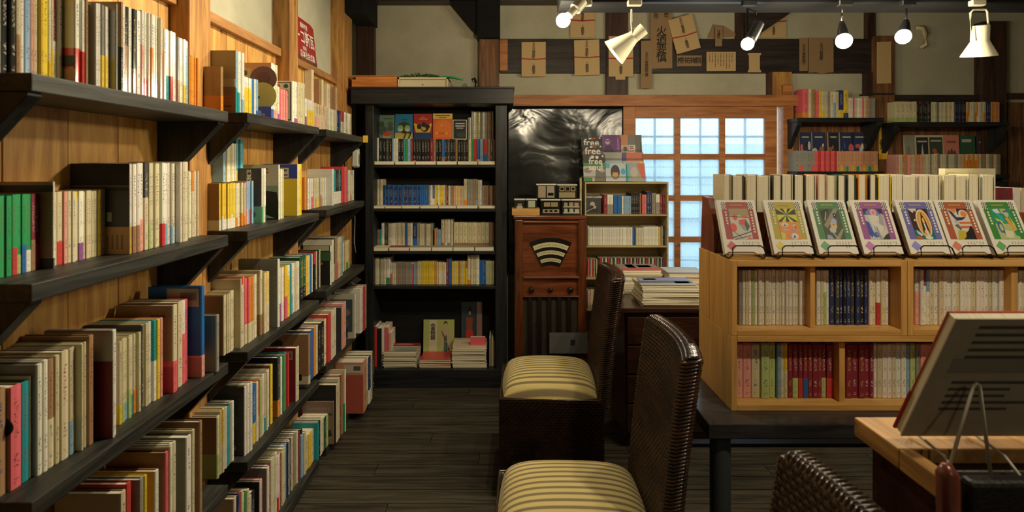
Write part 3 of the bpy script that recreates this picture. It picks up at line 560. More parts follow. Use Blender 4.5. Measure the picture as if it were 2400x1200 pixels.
# ---- wall shelves on the back right
zA1, zA2, zB1, zB2 = ZP(276, 3.9), ZP(402, 3.9), ZP(286, 3.9), ZP(409, 3.9)
rowbooks('upper shelf beside lattice door', zA1, 'B', 3.97, 'r3', [(375,413,1,595,'h/o20'),(415,465,2,595,'C,k'),(465,483,1,608,'h'),(483,500,1,608,'y/d40'),(500,615,6,612,'C/y30,C,s,C,W/l60,C'),(615,650,1,605,'n/y30'),(650,683,1,605,'y/n20'),(683,800,9,655,'W,W,h,C,W'),(800,860,3,655,'f,s,s')], depth=.11)
rowbooks('lower shelf beside lattice door', zA2, 'B', 3.945, 'r3', [(323,455,5,1008,'s,s/h30,s'),(455,605,8,1010,'h,r'),(605,880,14,1012,'f,f/y30,f,f/g24')], depth=.10)
rowbooks('upper shelf right of post', zB1, 'B', 3.97, 'r3', [(993,1140,5,680,'C/e25'),(1140,1235,7,680,'B,m/B90,j'),(1235,1310,4,682,'C,C,s'),(1310,1390,6,682,'C'),(1390,1470,6,682,'n,B'),(1470,1600,9,682,'C/o50,o/W30,W,C'),(1600,1635,2,682,'n'),(1635,1695,4,682,'o,f')], depth=.11)
rowbooks('lower shelf right of post', zB2, 'B', 3.945, 'r3', [(1000,1205,10,1035,'p,C,f,o/f80'),(1205,1450,13,1032,'C,s,C'),(1450,1555,7,1032,'o/C30,C/o70'),(1555,1700,9,1032,'C,s,k')], depth=.10)
# ================================================================== text and flat print
DG = None
def text(body, size, mat, parent, loc, rot=(R(90), 0, 0), name='lettering', align='CENTER', space=1.0, wide=1.0, line=1.0):
    cu = bpy.data.curves.new(name, 'FONT'); cu.body = body; cu.size = size; cu.align_x = align; cu.align_y = 'CENTER'; cu.space_character = space; cu.space_line = line; cu.resolution_u = 2; cu.extrude = .0002; cu.offset = size*.012
    t = bpy.data.objects.new(name, cu); COL.objects.link(t)
    me = bpy.data.meshes.new_from_object(t.evaluated_get(bpy.context.evaluated_depsgraph_get())); bpy.data.objects.remove(t, do_unlink=True); bpy.data.curves.remove(cu)
    me.materials.clear(); me.materials.append(mat)
    o = bpy.data.objects.new(name, me); COL.objects.link(o); o.parent = parent; o.location = loc; o.rotation_euler = rot; o.scale = (wide, 1, 1); o['kind'] = 'stuff'
    return o
def vtext(s, *a, **k): return text('\n'.join(s), *a, line=k.pop('line', .8), **k)
def art(parent, w, h, shapes, y0=-.0006, name='cover_print'):
    """flat print on a front facing -Y: rectangles, polygons, ellipses and strokes in unit cover coordinates"""
    mb = MB(); k = 0
    for s in shapes:
        col = s[-1] if not isinstance(s[-1], str) else HUE[s[-1]][1]
        if s[0] == 'r': pts = [(s[1], s[2]), (s[3], s[2]), (s[3], s[4]), (s[1], s[4])]
        elif s[0] == 'c': pts = [(s[1]+s[3]*math.cos(q*math.pi/10), s[2]+s[4]*math.sin(q*math.pi/10)) for q in range(20)]
        elif s[0] == 'l':
            (xa, ya), (xb, yb), wd_ = s[1], s[2], s[3]; dx, dy = (xb-xa)*w, (yb-ya)*h; q = math.hypot(dx, dy) or 1; nx, ny = -dy/q*wd_/2, dx/q*wd_/2
            pts = [(xa+nx, ya+ny*w/h), (xa-nx, ya-ny*w/h), (xb-nx, yb-ny*w/h), (xb+nx, yb+ny*w/h)]
        else: pts = s[1]
        k += 1; yy = y0-.00002*k; mb.col = (*col, 0)
        if sum(pts[i][0]*pts[(i+1) % len(pts)][1]-pts[(i+1) % len(pts)][0]*pts[i][1] for i in range(len(pts))) < 0: pts = pts[::-1]
        mb.add([(x*w, yy, z*h) for x, z in pts], [tuple(range(len(pts)))])
    q = mb.build(name, M['art'], parent); q['kind'] = 'stuff'; return q
def faceout(name, x, y, z, w, h, t, lean, col, shapes, label, cat='book', group=None, rz=0, gloss=.3):
    """a book standing cover to the front, spine on the left, leaning back"""
    cc = HUE[col][1] if isinstance(col, str) else col
    mb = MB(); mb.col = (*cc, gloss)
    mb.box(0, 0, 0, w, .0012, h); mb.box(0, .0012, 0, .0012, t-.0012, h); mb.box(0, t-.0012, 0, w, t, h)
    o = mb.build(name, M['cover'], loc=(x, y, z), rot=(-lean, 0, rz))
    me = o.data; me.uv_layers.new(name='UVMap')
    box('page_block', M['pages'], .0013, .0013, .001, w-.002, t-.0013, h-.001, o)
    if shapes: art(o, w, h, shapes)
    T(o, label, cat, group); return o
# ================================================================== oak boxes on a dark table
YX = 1.75
def oakbox(label, x0, y0, x1, y1, Yb, dividers=(), ya=YX):
    X0, X1, Z0, Z1 = XP(x0, YX), XP(x1, YX), ZP(y1, YX), ZP(y0, YX); th = .019
    r = empty('box_shelf', ((X0+X1)/2, (ya+Yb)/2, Z0)); T(r, label, 'box shelf', 'stacked oak box shelves')
    q = lambda n, m, *a: fromworld(box(n, m, *a, bevel=.0015), r)
    q('side_panel', M['oakz'], X0, ya, Z0, X0+th, Yb, Z1); q('side_panel', M['oakz'], X1-th, ya, Z0, X1, Yb, Z1)
    q('top_panel', M['oak'], X0+th, ya, Z1-th, X1-th, Yb, Z1); q('bottom_panel', M['oak'], X0+th, ya, Z0, X1-th, Yb, Z0+th)
    q('back_panel', M['oak'], X0+th, Yb-.01, Z0+th, X1-th, Yb, Z1-th)
    for a, b in dividers: q('divider', M['oakz'], XP(a, YX+.02), YX+.02, Z0+th, XP(b, YX+.02), Yb-.01, Z1-th)
    return r
oakbox('upper oak box shelf holding a pale row with dark spines', 1714, 611, 2126.5, 787, 1.935, [(1899, 1911)])
oakbox('upper oak box shelf at the right filled with cream spines', 2127.5, 611, 2560, 787, 1.935, [(2371, 2386)])
oakbox('long lower oak box shelf holding maroon and green spines', 1714, 787.5, 2560, 963, 2.04, [(1967, 1981)])
oakbox('plain oak box standing behind the upper left box', 1714, 611, 2126.5, 787, 2.04, (), 1.9365)
oakbox('plain oak box standing behind the upper right box', 2127.5, 611, 2560, 787, 2.04, (), 1.9365)
tb = empty('table', (1.5, 1.9, 0)); T(tb, 'low dark table carrying the oak boxes, on a round grey leg', 'table')
TZ = ZP(963, YX)-.0005
fromworld(box('table_top', M['table'], .615, 1.66, TZ-.045, 2.6, 2.35, TZ, bevel=.003), tb)
for lx, ly in ((.672, 1.72), (.672, 2.28), (2.5, 1.72), (2.5, 2.28)):
    fromworld(MB().lathe([(.031, 0), (.031, TZ-.045)], 20).build('leg', M['graphite'], loc=(lx, ly, 0), smooth=False), tb)
fromworld(box('stretcher', M['graphite'], .7, 2.25, .36, 2.47, 2.29, .375), tb)
# ---- seven display books on wire stands
BZ = ZP(611, YX)
DISP = [('r', (.36, .03, .04), 'maroon-framed', 'red suns and a red cube'), ('y', (.42, .36, .04), 'olive-framed', 'a black and yellow sunburst'), ('g', (.07, .22, .10), 'dark green-framed', 'a grey diagonal bridge'),
        ('v', (.30, .10, .30), 'purple-framed', 'a white and blue astronaut shape'), ('b', (.14, .14, .42), 'violet blue-framed', 'a tall flame-coloured oval'), ('o', (.38, .10, .045), 'rust-framed', 'a dark bird over orange stripes'), ('d', (.05, .23, .05), 'leaf green-framed', 'yellow and green dancing figures')]
def frame_shapes(fc):
    s = [('r', .0, .0, 1, 1, (.74, .72, .66)), ('r', .1, .26, .27, .96, fc), ('r', .77, .26, .93, .96, fc), ('r', .1, .83, .93, .96, fc)]
    for cx in (.1, .80):
        s.append(('r', cx, .82, cx+.13, .96, (.74, .72, .66)))
        for i in range(5):
            for j in range(5):
                if (i+j) % 2: s.append(('r', cx+i*.026, .82+j*.028, cx+i*.026+.026, .82+j*.028+.028, (.03, .03, .03)))
    s.append(('p', [(.07, .14), (.2, .235), (.33, .14), (.2, .045)], tuple(min(1, q*1.5+.06) for q in fc)))
    for i in range(6):
        for j in range(random.randint(1, 4)): s.append(('r', .5+i*.075, .2-j*.028, .5+i*.075+.028, .2-j*.028+.016, (.30, .30, .28)))
    return s
P_ = lambda *a: [(a[i], a[i+1]) for i in range(0, len(a), 2)]
def picture(i):
    x0, x1, z0, z1 = .27, .77, .26, .83
    m = lambda u, v: (x0+(x1-x0)*u, z0+(z1-z0)*v)
    r = lambda a, b, c, d, col: ('r', *m(a, b), *m(c, d), col)
    e = lambda a, b, ra, rb, col: ('c', *m(a, b), ra*(x1-x0), rb*(z1-z0), col)
    p = lambda col, *a: ('p', [m(a[k], a[k+1]) for k in range(0, len(a), 2)], col)
    l = lambda a, b, c, d, wd_, col: ('l', m(a, b), m(c, d), wd_, col)
    if i == 0: return [r(0,0,1,1,(.55,.53,.48)), r(0,.78,1,1,(.33,.27,.12)), e(.28,.72,.13,.11,(.7,.06,.04)), e(.12,.38,.17,.14,(.7,.06,.04)), p((.6,.07,.07),.45,.62,.8,.66,.72,.45,.42,.5), p((.05,.05,.07),.72,.45,.8,.66,.97,.42,.8,.25), p((.3,.3,.3),.42,.5,.72,.45,.8,.25,.6,.3), l(0,.75,1,.7,.02,'B'), l(0,.05,1,.25,.025,'B'), l(.1,0,.95,.12,.02,'B'), l(0,.3,.5,.02,.015,'B'), p((.7,.1,.06),.7,0,1,0,.85,.08), r(.6,.72,.95,.78,(.65,.1,.08))]
    if i == 1:
        s = [r(0,0,1,1,(.72,.25,.05)), r(0,.55,1,1,(.58,.56,.05))]
        for k in range(11):
            a = math.pi*(k/11*2); b = a+.28; s.append(p((.015,.03,.02), .5,.8, max(0,min(1,.5+.75*math.cos(a))), max(.56,min(1,.8+.75*math.sin(a))), max(0,min(1,.5+.75*math.cos(b))), max(.56,min(1,.8+.75*math.sin(b)))))
        return s+[e(.3,.47,.2,.07,(.6,.58,.5)), e(.3,.45,.04,.03,'B'), p((.5,.4,.6),.1,.3,.3,.35,.5,.25,.3,.27), p((.6,.55,.1),0,0,.2,0,.25,.18,0,.24), e(.7,.1,.18,.1,(.65,.62,.55)), e(.68,.08,.05,.04,'B'), l(.8,.5,.85,.35,.02,'B'), p((.55,.5,.4),.65,.45,.85,.5,.8,.38), l(.4,.2,.55,0,.03,(.4,.3,.5)), p((.4,.3,.55),.55,.33,.85,.2,.9,.25,.7,.36)]
    if i == 2: return [r(0,0,1,1,(.07,.085,.06)), p((.26,.25,.2),.05,.45,.75,1,1,1,.2,.35), p((.30,.27,.2),.45,0,.95,.35,1,.3,.7,0), p((.03,.03,.02),0,.9,.4,1,.5,.95,.1,.55), p((.5,.42,.2),.3,.9,.34,.88,.18,.6,.14,.62), e(.72,.78,.09,.07,'B'), e(.72,.78,.03,.025,(.6,.6,.6)), e(.55,.45,.17,.14,(.62,.42,.16)), e(.62,.58,.14,.1,(.35,.40,.60)), e(.45,.3,.17,.1,(.45,.48,.55)), p((.3,.34,.5),.1,.15,.3,.12,.4,0,.05,0), e(.55,.47,.03,.02,'B'), l(.4,.25,.6,.02,.03,(.35,.45,.35))]
    if i == 3: return [r(0,0,1,1,(.5,.5,.5)), r(0,.8,1,1,(.04,.03,.13)), p((.16,.2,.48),.05,.85,.3,1,.7,.98,.85,.8,.4,.72), e(.5,.87,.17,.12,(.72,.38,.38)), e(.5,.87,.07,.05,(.6,.2,.2)), p((.62,.62,.58),.2,.8,.75,.75,.85,.4,.6,.1,.3,.3), p((.05,.08,.4),0,.6,.15,.55,.25,.2,.1,.05,.0,.15), p((.35,.35,.37),.75,.8,.95,.85,.9,.4,.65,.5), p((.05,.12,.42),.1,.15,.4,.25,.6,.1,.3,.05), p((.6,.55,.5),.6,.2,.95,.35,.9,.15,.65,.08), p((.03,.04,.03),.6,0,1,0,1,.2,.85,.15), l(.45,.4,.55,0,.05,(.3,.3,.33)), l(.35,.45,.4,.1,.02,(.3,.3,.4)), e(.58,.55,.02,.015,(.6,.1,.1))]
    if i == 4: return [r(0,0,1,1,(.05,.02,.015)), p((.65,.6,.5),0,1,.45,1,.4,.9,.3,.94,.22,.86,.12,.92), e(.22,.6,.15,.11,'B'), e(.2,.62,.05,.04,(.6,.6,.55)), r(0,0,1,.3,(.0,.16,.18)), p((.42,.13,.03),0,0,.4,0,.2,.1,0,.12), e(.62,.52,.36,.46,(.68,.58,.4)), e(.62,.52,.3,.4,(.68,.3,.06)), e(.62,.5,.2,.33,(.72,.45,.12)), p('B',.45,.15,.55,.3,.7,.3,.8,.15,.75,.6,.62,.88,.5,.6), e(.63,.6,.06,.1,(.75,.45,.2)), l(.63,.5,.66,.08,.04,(.7,.66,.6)), e(.66,.05,.2,.05,(.7,.66,.6)), p((.65,.63,.58),.1,.3,.4,.15,.3,.1,.15,.18)]
    if i == 5: return [r(0,0,1,1,(.62,.58,.5)), r(.45,.8,1,1,(.03,.03,.05)), e(.75,.82,.24,.14,(.66,.62,.56)), e(.77,.82,.16,.1,(.7,.22,.06)), p((.7,.22,.06),.05,1,.42,1,.4,.9,.3,.85), p((.03,.04,.13),0,.98,.2,.9,.35,.72,.85,.72,.6,.62,.3,.6,.15,.75), r(.4,.5,1,.56,(.6,.12,.05)), r(.4,.36,1,.43,(.6,.12,.05)), p((.12,.14,.13),.1,.45,.3,.5,.42,.35,.35,.28), p((.5,.4,.04),.05,.0,.5,0,.6,.25,.2,.3), p('B',.35,0,1,0,1,.35,.9,.45,.75,.3,.55,.2,.5,.08), p((.45,.42,.36),.15,.62,.3,.6,.4,.5,.2,.52)]
    return [r(0,0,1,1,(.42,.5,.25)), r(0,.5,1,1,(.02,.30,.14)), p((.6,.66,.7),.1,.98,.4,1,.45,.85,.2,.85), p((.48,.44,.22),.5,1,.8,1,.7,.8,.5,.85), p((.05,.35,.42),.15,.9,.5,.75,.55,.5,.4,.6), e(.75,.82,.12,.1,(.55,.48,.35)), r(.62,.88,.9,.93,(.06,.12,.42)), p((.72,.35,.04),.6,.7,.78,.7,.95,.3,.82,.25), p((.6,.6,.08),.1,.7,.4,.6,.45,.4,.2,.5), e(.22,.4,.15,.2,(.04,.16,.4)), e(.24,.38,.08,.12,(.5,.5,.3)), l(.3,.3,.35,.02,.02,'B'), p((.66,.66,.45),.35,.3,.75,.25,.7,.05,.3,.05), p((.02,.28,.14),.8,.25,1,.3,1,.1,.85,.12), p((.6,.6,.1),.85,.75,.98,.5,.9,.45)]
BOTX = [1700, 1815, 1920.6, 2026, 2135, 2231, 2335]
LEAN = R(25)
for i, bx in enumerate(BOTX):
    Yb = 1.785; x = XP(bx, Yb); w_, h_, t_ = .127, .186, .016
    dcol, fc, frame, pic = DISP[i]
    o = faceout('display_book', x, Yb, BZ+.016, w_, h_, t_, LEAN, 'W', frame_shapes(fc)+picture(i), '%s display book with %s, on a wire stand' % (frame, pic), 'book', 'display books on the oak boxes')
    mk = MB()
    for sx in (.185, .85):
        for j in range(5 if sx < .5 else 8):
            zz = h_*(.76-j*.052); mk.add([(w_*sx-.0035, -.0022, zz-.0032), (w_*sx+.0035, -.0022, zz-.0032), (w_*sx+.0028, -.0022, zz+.0032), (w_*sx-.002, -.0022, zz+.0032)], [(0, 1, 2, 3)])
    mk.build('title_lettering', M['whiteink'], o)['kind'] = 'stuff'
    g = MB()
    for j in range(9): g.add([(w_*(.34+j*.035), -.0022, h_*.885), (w_*(.34+j*.035)+.003, -.0022, h_*.885), (w_*(.34+j*.035)+.003, -.0022, h_*.908), (w_*(.34+j*.035), -.0022, h_*.908)], [(0, 1, 2, 3)])
    g.build('heading_lettering', M['goldink'], o)['kind'] = 'stuff'
    # wire stand: front lip, feet, slanted back frame
    st = empty('book_stand', (x+w_/2, Yb, BZ)); T(st, 'black wire stand holding the %s display book' % frame, 'book stand', 'wire book stands on the oak boxes')
    a, b = -w_/2+.012, w_/2-.012; r_ = .0025
    lip = [(a-.004, .06, .004), (a-.004, -.012, .004), (a-.002, -.032, .016), (a+.002, -.0235, .038), (a+.012, -.021, .045), (b-.012, -.021, .045), (b-.002, -.0235, .038), (b+.002, -.032, .016), (b+.004, -.012, .004), (b+.004, .06, .004)]
    fromworld_l = MB().tube(lip, r_, 6).build('lip_wire', M['wire'], st, smooth=True)
    bk_ = [(a-.004, .02, .006), (a+.008, .075, .14), (b-.008, .075, .14), (b+.004, .02, .006)]
    MB().tube(bk_, r_, 6).build('back_wire', M['wire'], st, smooth=True)
    MB().tube([(a+.004, .07, .13), (a-.004, .1, .004), (b+.004, .1, .004), (b-.004, .07, .13)], r_, 6).build('prop_wire', M['wire'], st, smooth=True)
# ---- red-brown book trough behind, books with fore-edges to the front
tr_ = empty('book_trough', (1.1, 1.98, BZ)); T(tr_, 'red-brown wooden book trough with curved end on the oak boxes', 'book trough')
prof = [(1.905, BZ), (1.905, BZ+.075), (1.92, BZ+.12), (1.945, BZ+.15), (1.965, BZ+.185), (2.02, BZ+.19), (2.035, BZ)]
fromworld(MB().prism([(q, z) for q, z in prof], XP(1662, 1.95), XP(1691, 1.95)-.02, 'x').build('end_panel', M['redw'], bevel=.002), tr_)
fromworld(box('front_board', M['redbrown'], XP(1691, 1.95)-.02, 1.905, BZ, 1.95, 1.92, BZ+.14, bevel=.002), tr_)
fromworld(box('bottom_board', M['redbrown'], XP(1691, 1.95)-.02, 1.92, BZ, 1.95, 2.035, BZ+.012), tr_)
edges = [1690, 1713, 1744, 1773, 1805, 1830, 1858, 1886, 1912, 1935, 1960, 1983, 2006, 2030, 2050, 2082, 2113, 2147, 2176, 2203, 2235, 2267, 2296, 2328]
ec = 'C,j,C,C,j,C,B,C,p,e,j,d,o,j,y,W,W,C,W,C,W,C,W'.split(',')
for i, (a, b) in enumerate(zip(edges, edges[1:])):
    xa, xb = XP(a, 1.94)+.0022, XP(b, 1.94)-.0022; t_ = xb-xa; cc = jit(HUE[ec[i]][1]); h_ = ZP(409+random.uniform(-1, 3), 1.94)-BZ-.013; yo_ = random.choice([0, .006, .011])
    mb = MB(); d_ = .093; ushape(mb, t_, 0, h_, d_, .0032, True, (*cc, .2)); lc = np.array(mb.v)
    o = mb.build('hardback', [M['cover'], M['spine']], loc=(xb, 1.925+d_+yo_, BZ+.0125), rot=(0, 0, R(180))); put_uv(o.data, [(0, len(mb.v), lc, t_, h_, (.1, .1, .1))])
    box('page_block', M['pages'], .0034, .005, .003, t_-.0034, d_-.004, h_-.002, o)
    T(o, '%s hardback with pages to the front, %s from left in the book trough' % (HUE[ec[i]][0], ordinal(i+1)), 'hardback', 'hardbacks in the trough')
o = faceout('boxed_set', XP(2241, 1.99), 2.04, BZ, XP(2362, 1.99)-XP(2241, 1.99), ZP(395, 1.99)-BZ, .03, 0, 'C', [('r', .04, .90, .2, .95, (.45, .42, .3)), ('r', .05, .91, .19, .94, (.6, .55, .4))], 'tall cream boxed volume rising behind the right end of the trough', 'book')
for i, (a, b, c) in enumerate(((2364, 2374, 'm'), (2375, 2392, 'W'), (2393, 2412, 'C'))):
    faceout('hardback', XP(a, 2.0), 2.0, BZ+.0, XP(b, 2.0)-XP(a, 2.0)-.001, .22, .12, 0, c, None, '%s hardback beyond the trough, %s from its end' % (HUE[c][0], ordinal(i+1)), 'hardback')
# ================================================================== rattan chairs
CHAIR = None
def weave_cell(mb, P, u0, u1, v0, v1, hgt):
    """one woven strand: a low pillow on the surface P(u, v, out)"""
    um, vm = (u0+u1)/2, (v0+v1)/2; sl = (v1-v0)*.9
    vs = [P(u0, v0-sl*.5, 0), P(um, v0, hgt*.35), P(u1, v0+sl*.5, 0), P(u0, vm-sl*.5, 0), P(um, vm, hgt), P(u1, vm+sl*.5, 0), P(u0, v1-sl*.5, 0), P(um, v1, hgt*.35), P(u1, v1+sl*.5, 0)]
    mb.add(vs, [(0,1,4,3),(1,2,5,4),(3,4,7,6),(4,5,8,7)])
def make_chair():
    r = empty('rattan_chair')
    SW, SD = .44, .42                     # along y, along x; the chair faces -x
    for sx in (-.44, -.02):
        for sy in (-.205, .205):
            MB().prism([(-.022, -.022), (.022, -.022), (.022, .022), (-.022, .022)], 0, .40).build('leg', M['darkleg'], r, loc=(sx, sy*.93, 0))
    box('seat_frame', M['darkrattan'], -.47, -.22, .17, .0, .22, .445, r, bevel=.008)
    MB().tube([(-.468, -.218, .446), (-.468, .218, .446), (0, .218, .446), (0, -.218, .446)], .0055, 8, closed=True).build('seat_rim', M['rattan'], r, smooth=True)
    rim = MB()
    for s in (0, 1):
        for j in range(22):
            for i in range(21):
                off = .5 if j % 2 else 0; u0, u1 = max(0, (i-off)/20), min(1, (i+1-off)/20)
                if u1-u0 < .01: continue
                P = (lambda u, v, h: (-.47-h, .22-u*.44, .17+v*.27)) if s == 0 else (lambda u, v, h: (-.47+u*.47, -.22-h, .17+v*.27))
                weave_cell(rim, P, u0, u1, (j+.1)/22, (j+.9)/22, .005)
    q = rim.build('seat_weave', M['darkrattan'], r, smooth=True); q['kind'] = 'stuff'
    def cush(u, v):
        a, b = u*2-1, v*2-1; e = max(abs(a), abs(b)); k = 1-.06*(abs(a)*abs(b))**2
        z = .448+.072*(max(0, 1-abs(a)**5)*max(0, 1-abs(b)**5))**.5+.018*(1-a*a)*(1-b*b)
        return (-.238+a*.226*k, b*.212*k, z)
    MB().grid(28, 28, cush).build('cushion', M['stripe'], r, smooth=True)
    H0, H1, WD = .40, .985, .42
    def bx(yq, zq): f = max(0, (zq-H0)/(H1-H0)); return 0+.09*f**1.3-.03*(yq/(WD/2))**2*f
    TH = .052
    core = MB()
    def rowpt(s): return lambda u, v: (bx((u-.5)*WD, H0+v*(H1-H0))+s*TH/2, (u-.5)*WD, H0+v*(H1-H0))
    core.grid(10, 10, rowpt(-1)); core.grid(10, 10, rowpt(1))
    core.grid(10, 1, lambda u, v: (bx((u-.5)*WD, H1)+(v-.5)*TH, (u-.5)*WD, H1)); 
    for sy in (-.5, .5): core.grid(1, 10, lambda u, v: (bx(sy*WD, H0+v*(H1-H0))+(u-.5)*TH, sy*WD, H0+v*(H1-H0)))
    core.build('backrest', M['rattan'], r)
    wv_ = MB(); NU, NV = 19, 50
    for s in (-1, 1):
        for j in range(NV):
            for i in range(NU+1):
                off = .5 if j % 2 else 0
                u0, u1 = (i-off)/NU, (i+1-off)/NU
                u0, u1 = max(0, u0), min(1, u1)
                if u1-u0 < .01: continue
                P = lambda u, v, h, s=s: (bx((u-.5)*WD, H0+v*(H1-H0))+s*(TH/2+h), (u-.5)*WD, H0+v*(H1-H0))
                weave_cell(wv_, P, u0+.004, u1-.004, (j+.08)/NV, (j+.92)/NV, .0075)
    for s in (-1, 1):
        for j in range(60):
            z0 = H0+(H1-H0)*(j+.5)/60; c = bx(s*WD/2, z0)
            wv_.tube([(c-TH/2-.002, s*WD/2, z0-.004), (c-TH/4, s*(WD/2+.007), z0-.002), (c+TH/4, s*(WD/2+.007), z0+.002), (c+TH/2+.002, s*WD/2, z0+.004)], .0056, 5)
    for i in range(38):
        yy = (i+.5)/38*WD-WD/2; c = bx(yy, H1)
        wv_.tube([(c-TH/2-.003, yy-.006, H1-.012), (c-TH/4, yy-.002, H1+.006), (c+TH/4, yy+.002, H1+.006), (c+TH/2+.003, yy+.006, H1-.012)], .0062, 5)
    q = wv_.build('back_weave', M['rattan'], r, smooth=True); q['kind'] = 'stuff'
    return r
sm, nt, b = nodes('striped_fabric'); L = nt.links.new
tc = N(nt, 'ShaderNodeTexCoord'); sx = N(nt, 'ShaderNodeSeparateXYZ'); L(tc.outputs['Object'], sx.inputs[0])
pp = N(nt, 'ShaderNodeMath', operation='PINGPONG'); L(sx.outputs[1], pp.inputs[0]); pp.inputs[1].default_value = .0145
cr = N(nt, 'ShaderNodeValToRGB'); cr.color_ramp.elements[0].position = .0042; cr.color_ramp.elements[1].position = .0062
cr.color_ramp.elements[0].color = (.17, .13, .06, 1); cr.color_ramp.elements[1].color = (.56, .45, .17, 1); L(pp.outputs[0], cr.inputs[0]); L(cr.outputs[0], b.inputs['Base Color']); b.inputs['Roughness'].default_value = .75; b.inputs['Sheen Weight'].default_value = .15
M['stripe'] = sm
CHAIR = make_chair()
def copy_tree(o, parent=None):
    c = o.copy(); COL.objects.link(c); c.parent = parent
    for ch in o.children: copy_tree(ch, c)
    return c
for i, (x, yy, rz, lab) in enumerate(((.46, 2.71, R(-2), 'brown woven rattan chair with striped cushion nearest the wooden radio'), (.447, 1.685, R(-2), 'brown woven rattan chair with striped cushion beside the dark table'), (.452, .78, R(-2), 'brown rattan chair at the bottom edge, only its back showing'))):
    c = CHAIR if i == 0 else copy_tree(CHAIR)
    c.location = (x, yy, 0); c.rotation_euler = (0, 0, rz); T(c, lab, 'chair', 'rattan chairs with striped cushions')
# ================================================================== face-out covers in the black bookcase and on the back wall
fy = 3.985
FO = [(275, 390, 345, 'e', [('r',0,0,1,1,(.14,.24,.18)),('c',.2,.62,.16,.13,(.05,.09,.06)),('c',.3,.36,.26,.2,(.07,.11,.07)),('c',.75,.62,.18,.12,(.08,.12,.08)),('c',.75,.45,.2,.1,(.06,.10,.07)),('r',.28,.08,.78,.22,(.38,.36,.10)),('c',.55,.24,.28,.09,(.55,.08,.06)),('r',.35,.84,.9,.87,(.06,.08,.06))], 'grey green cover with dark round trees and red roof'),
      (397, 527, 338, 'b', [('r',0,0,1,1,(.02,.19,.36)),('r',0,0,1,.27,(.55,.42,.10)),('c',.5,.48,.38,.22,(.03,.06,.03)),('c',.3,.44,.17,.13,(.28,.42,.16)),('c',.7,.44,.17,.13,(.28,.42,.16)),('c',.3,.38,.14,.05,(.6,.6,.5)),('c',.7,.38,.14,.05,(.6,.6,.5)),('r',.35,.76,.7,.80,(.05,.06,.08))], 'blue cover with two green faces and the number 77'),
      (535, 670, 335, 'r', [('r',0,0,1,1,(.42,.03,.03)),('r',0,0,1,.28,(.02,.05,.16)),('p',P_(0,.64,.5,.5,1,.64,.88,.28,.12,.28),(.72,.5,.03)),('c',.3,.5,.13,.1,(.02,.02,.02)),('c',.55,.58,.13,.1,(.02,.02,.02)),('c',.75,.5,.13,.1,(.02,.02,.02)),('c',.6,.4,.2,.1,(.03,.02,.01)),('c',.55,.42,.12,.07,(.6,.35,.08)),('r',.3,.78,.75,.81,(.55,.42,.1)),('r',.4,.86,.6,.88,(.55,.42,.1))], 'red and navy cover with dark figures on yellow'),
      (677, 820, 333, 'y', [('r',0,0,1,1,(.70,.14,.03)),('r',0,.8,1,1,(.72,.52,.12)),('p',P_(.1,.1,.1,.6,.3,.74,.7,.74,.92,.6,.95,.1),(.78,.20,.03)),('c',.45,.55,.07,.05,(.8,.32,.05)),('r',.15,.2,.85,.28,(.66,.12,.03)),('p',P_(.1,.24,.2,.3,.3,.24,.2,.2),(.75,.4,.05)),('p',P_(.6,.24,.7,.3,.8,.24,.7,.2),(.75,.4,.05)),('r',.12,.9,.88,.94,(.1,.06,.02)),('r',.3,.83,.7,.86,(.1,.06,.02))], 'yellow cover with large orange car shape'),
      (823, 928, 380, 'W', [('r',0,0,1,1,(.62,.6,.5)),('r',.06,.05,.95,.97,(.018,.02,.02)),('r',.2,.78,.85,.84,(.5,.5,.45)),('r',.2,.66,.85,.72,(.5,.5,.45)),('r',.25,.56,.75,.6,(.5,.5,.45)),('c',.6,.25,.3,.12,(.03,.05,.05))], 'black cover with white printed title lines')]
for a, b, top, cl, shp, lab in FO:
    sc, ox, oy = C['c8']; Yq = fy-.022
    w_ = XP(ox+b*sc, Yq)-XP(ox+a*sc, Yq); h_ = ZP(oy+top*sc, Yq)-1.6905
    o = faceout('display_book', XP(ox+a*sc, Yq), Yq, 1.6905, w_, h_, .014, R(4), cl, shp, lab+', bookcase top', 'book', 'face-out books in the bookcase')
    if 'number' in lab: text('77', .075, M['ink'], o, (w_*.68, -.0025, h_*.13), wide=.9)
# books lying flat along the front edges of the bookcase shelves
def flats(where, z, Yq, th, spans, crop, cols, dp=.085):
    sc, ox, oy = C[crop]
    for i, (a, b) in enumerate(spans):
        xa, xb = XP(ox+a*sc, Yq), XP(ox+b*sc, Yq)-.003; cl = cols[i % len(cols)]; cc = jit(HUE[cl][1])
        mb = MB(); mb.col = (*cc, .1); mb.box(0, 0, 0, xb-xa, dp, .0012); mb.box(0, 0, th-.0012, xb-xa, dp, th); mb.box(0, 0, .0012, .0014, dp, th-.0012)
        o = mb.build('lying_book', M['cover'], loc=(xa, Yq, z+.0005)); o.data.uv_layers.new(name='UVMap')
        box('page_block', M['pages'], .002, .0012, .0013, xb-xa-.001, dp-.001, th-.0013, o)
        T(o, '%s book lying flat, %s from left along the %s shelf front' % (HUE[cl][0], ordinal(i+1), where), 'book', 'books lying along bookcase shelf fronts')
flats('top bookcase', BCZ[0], 3.80, .022, [(245,392),(398,545),(550,700),(707,857),(862,1010),(1014,1140)], 'c8', ['C'])
flats('second bookcase', BCZ[1], 3.80, .017, [(193,322),(324,445),(450,578),(585,718),(720,852),(855,1010),(1020,1142)], 'c8', ['C','f','C','C','C','W','W'])
flats('third bookcase', BCZ[2], 3.80, .026, [(172,300),(304,434),(436,576),(577,714),(715,852),(853,978)], 'c9', ['C','m','s','s','s','s'])
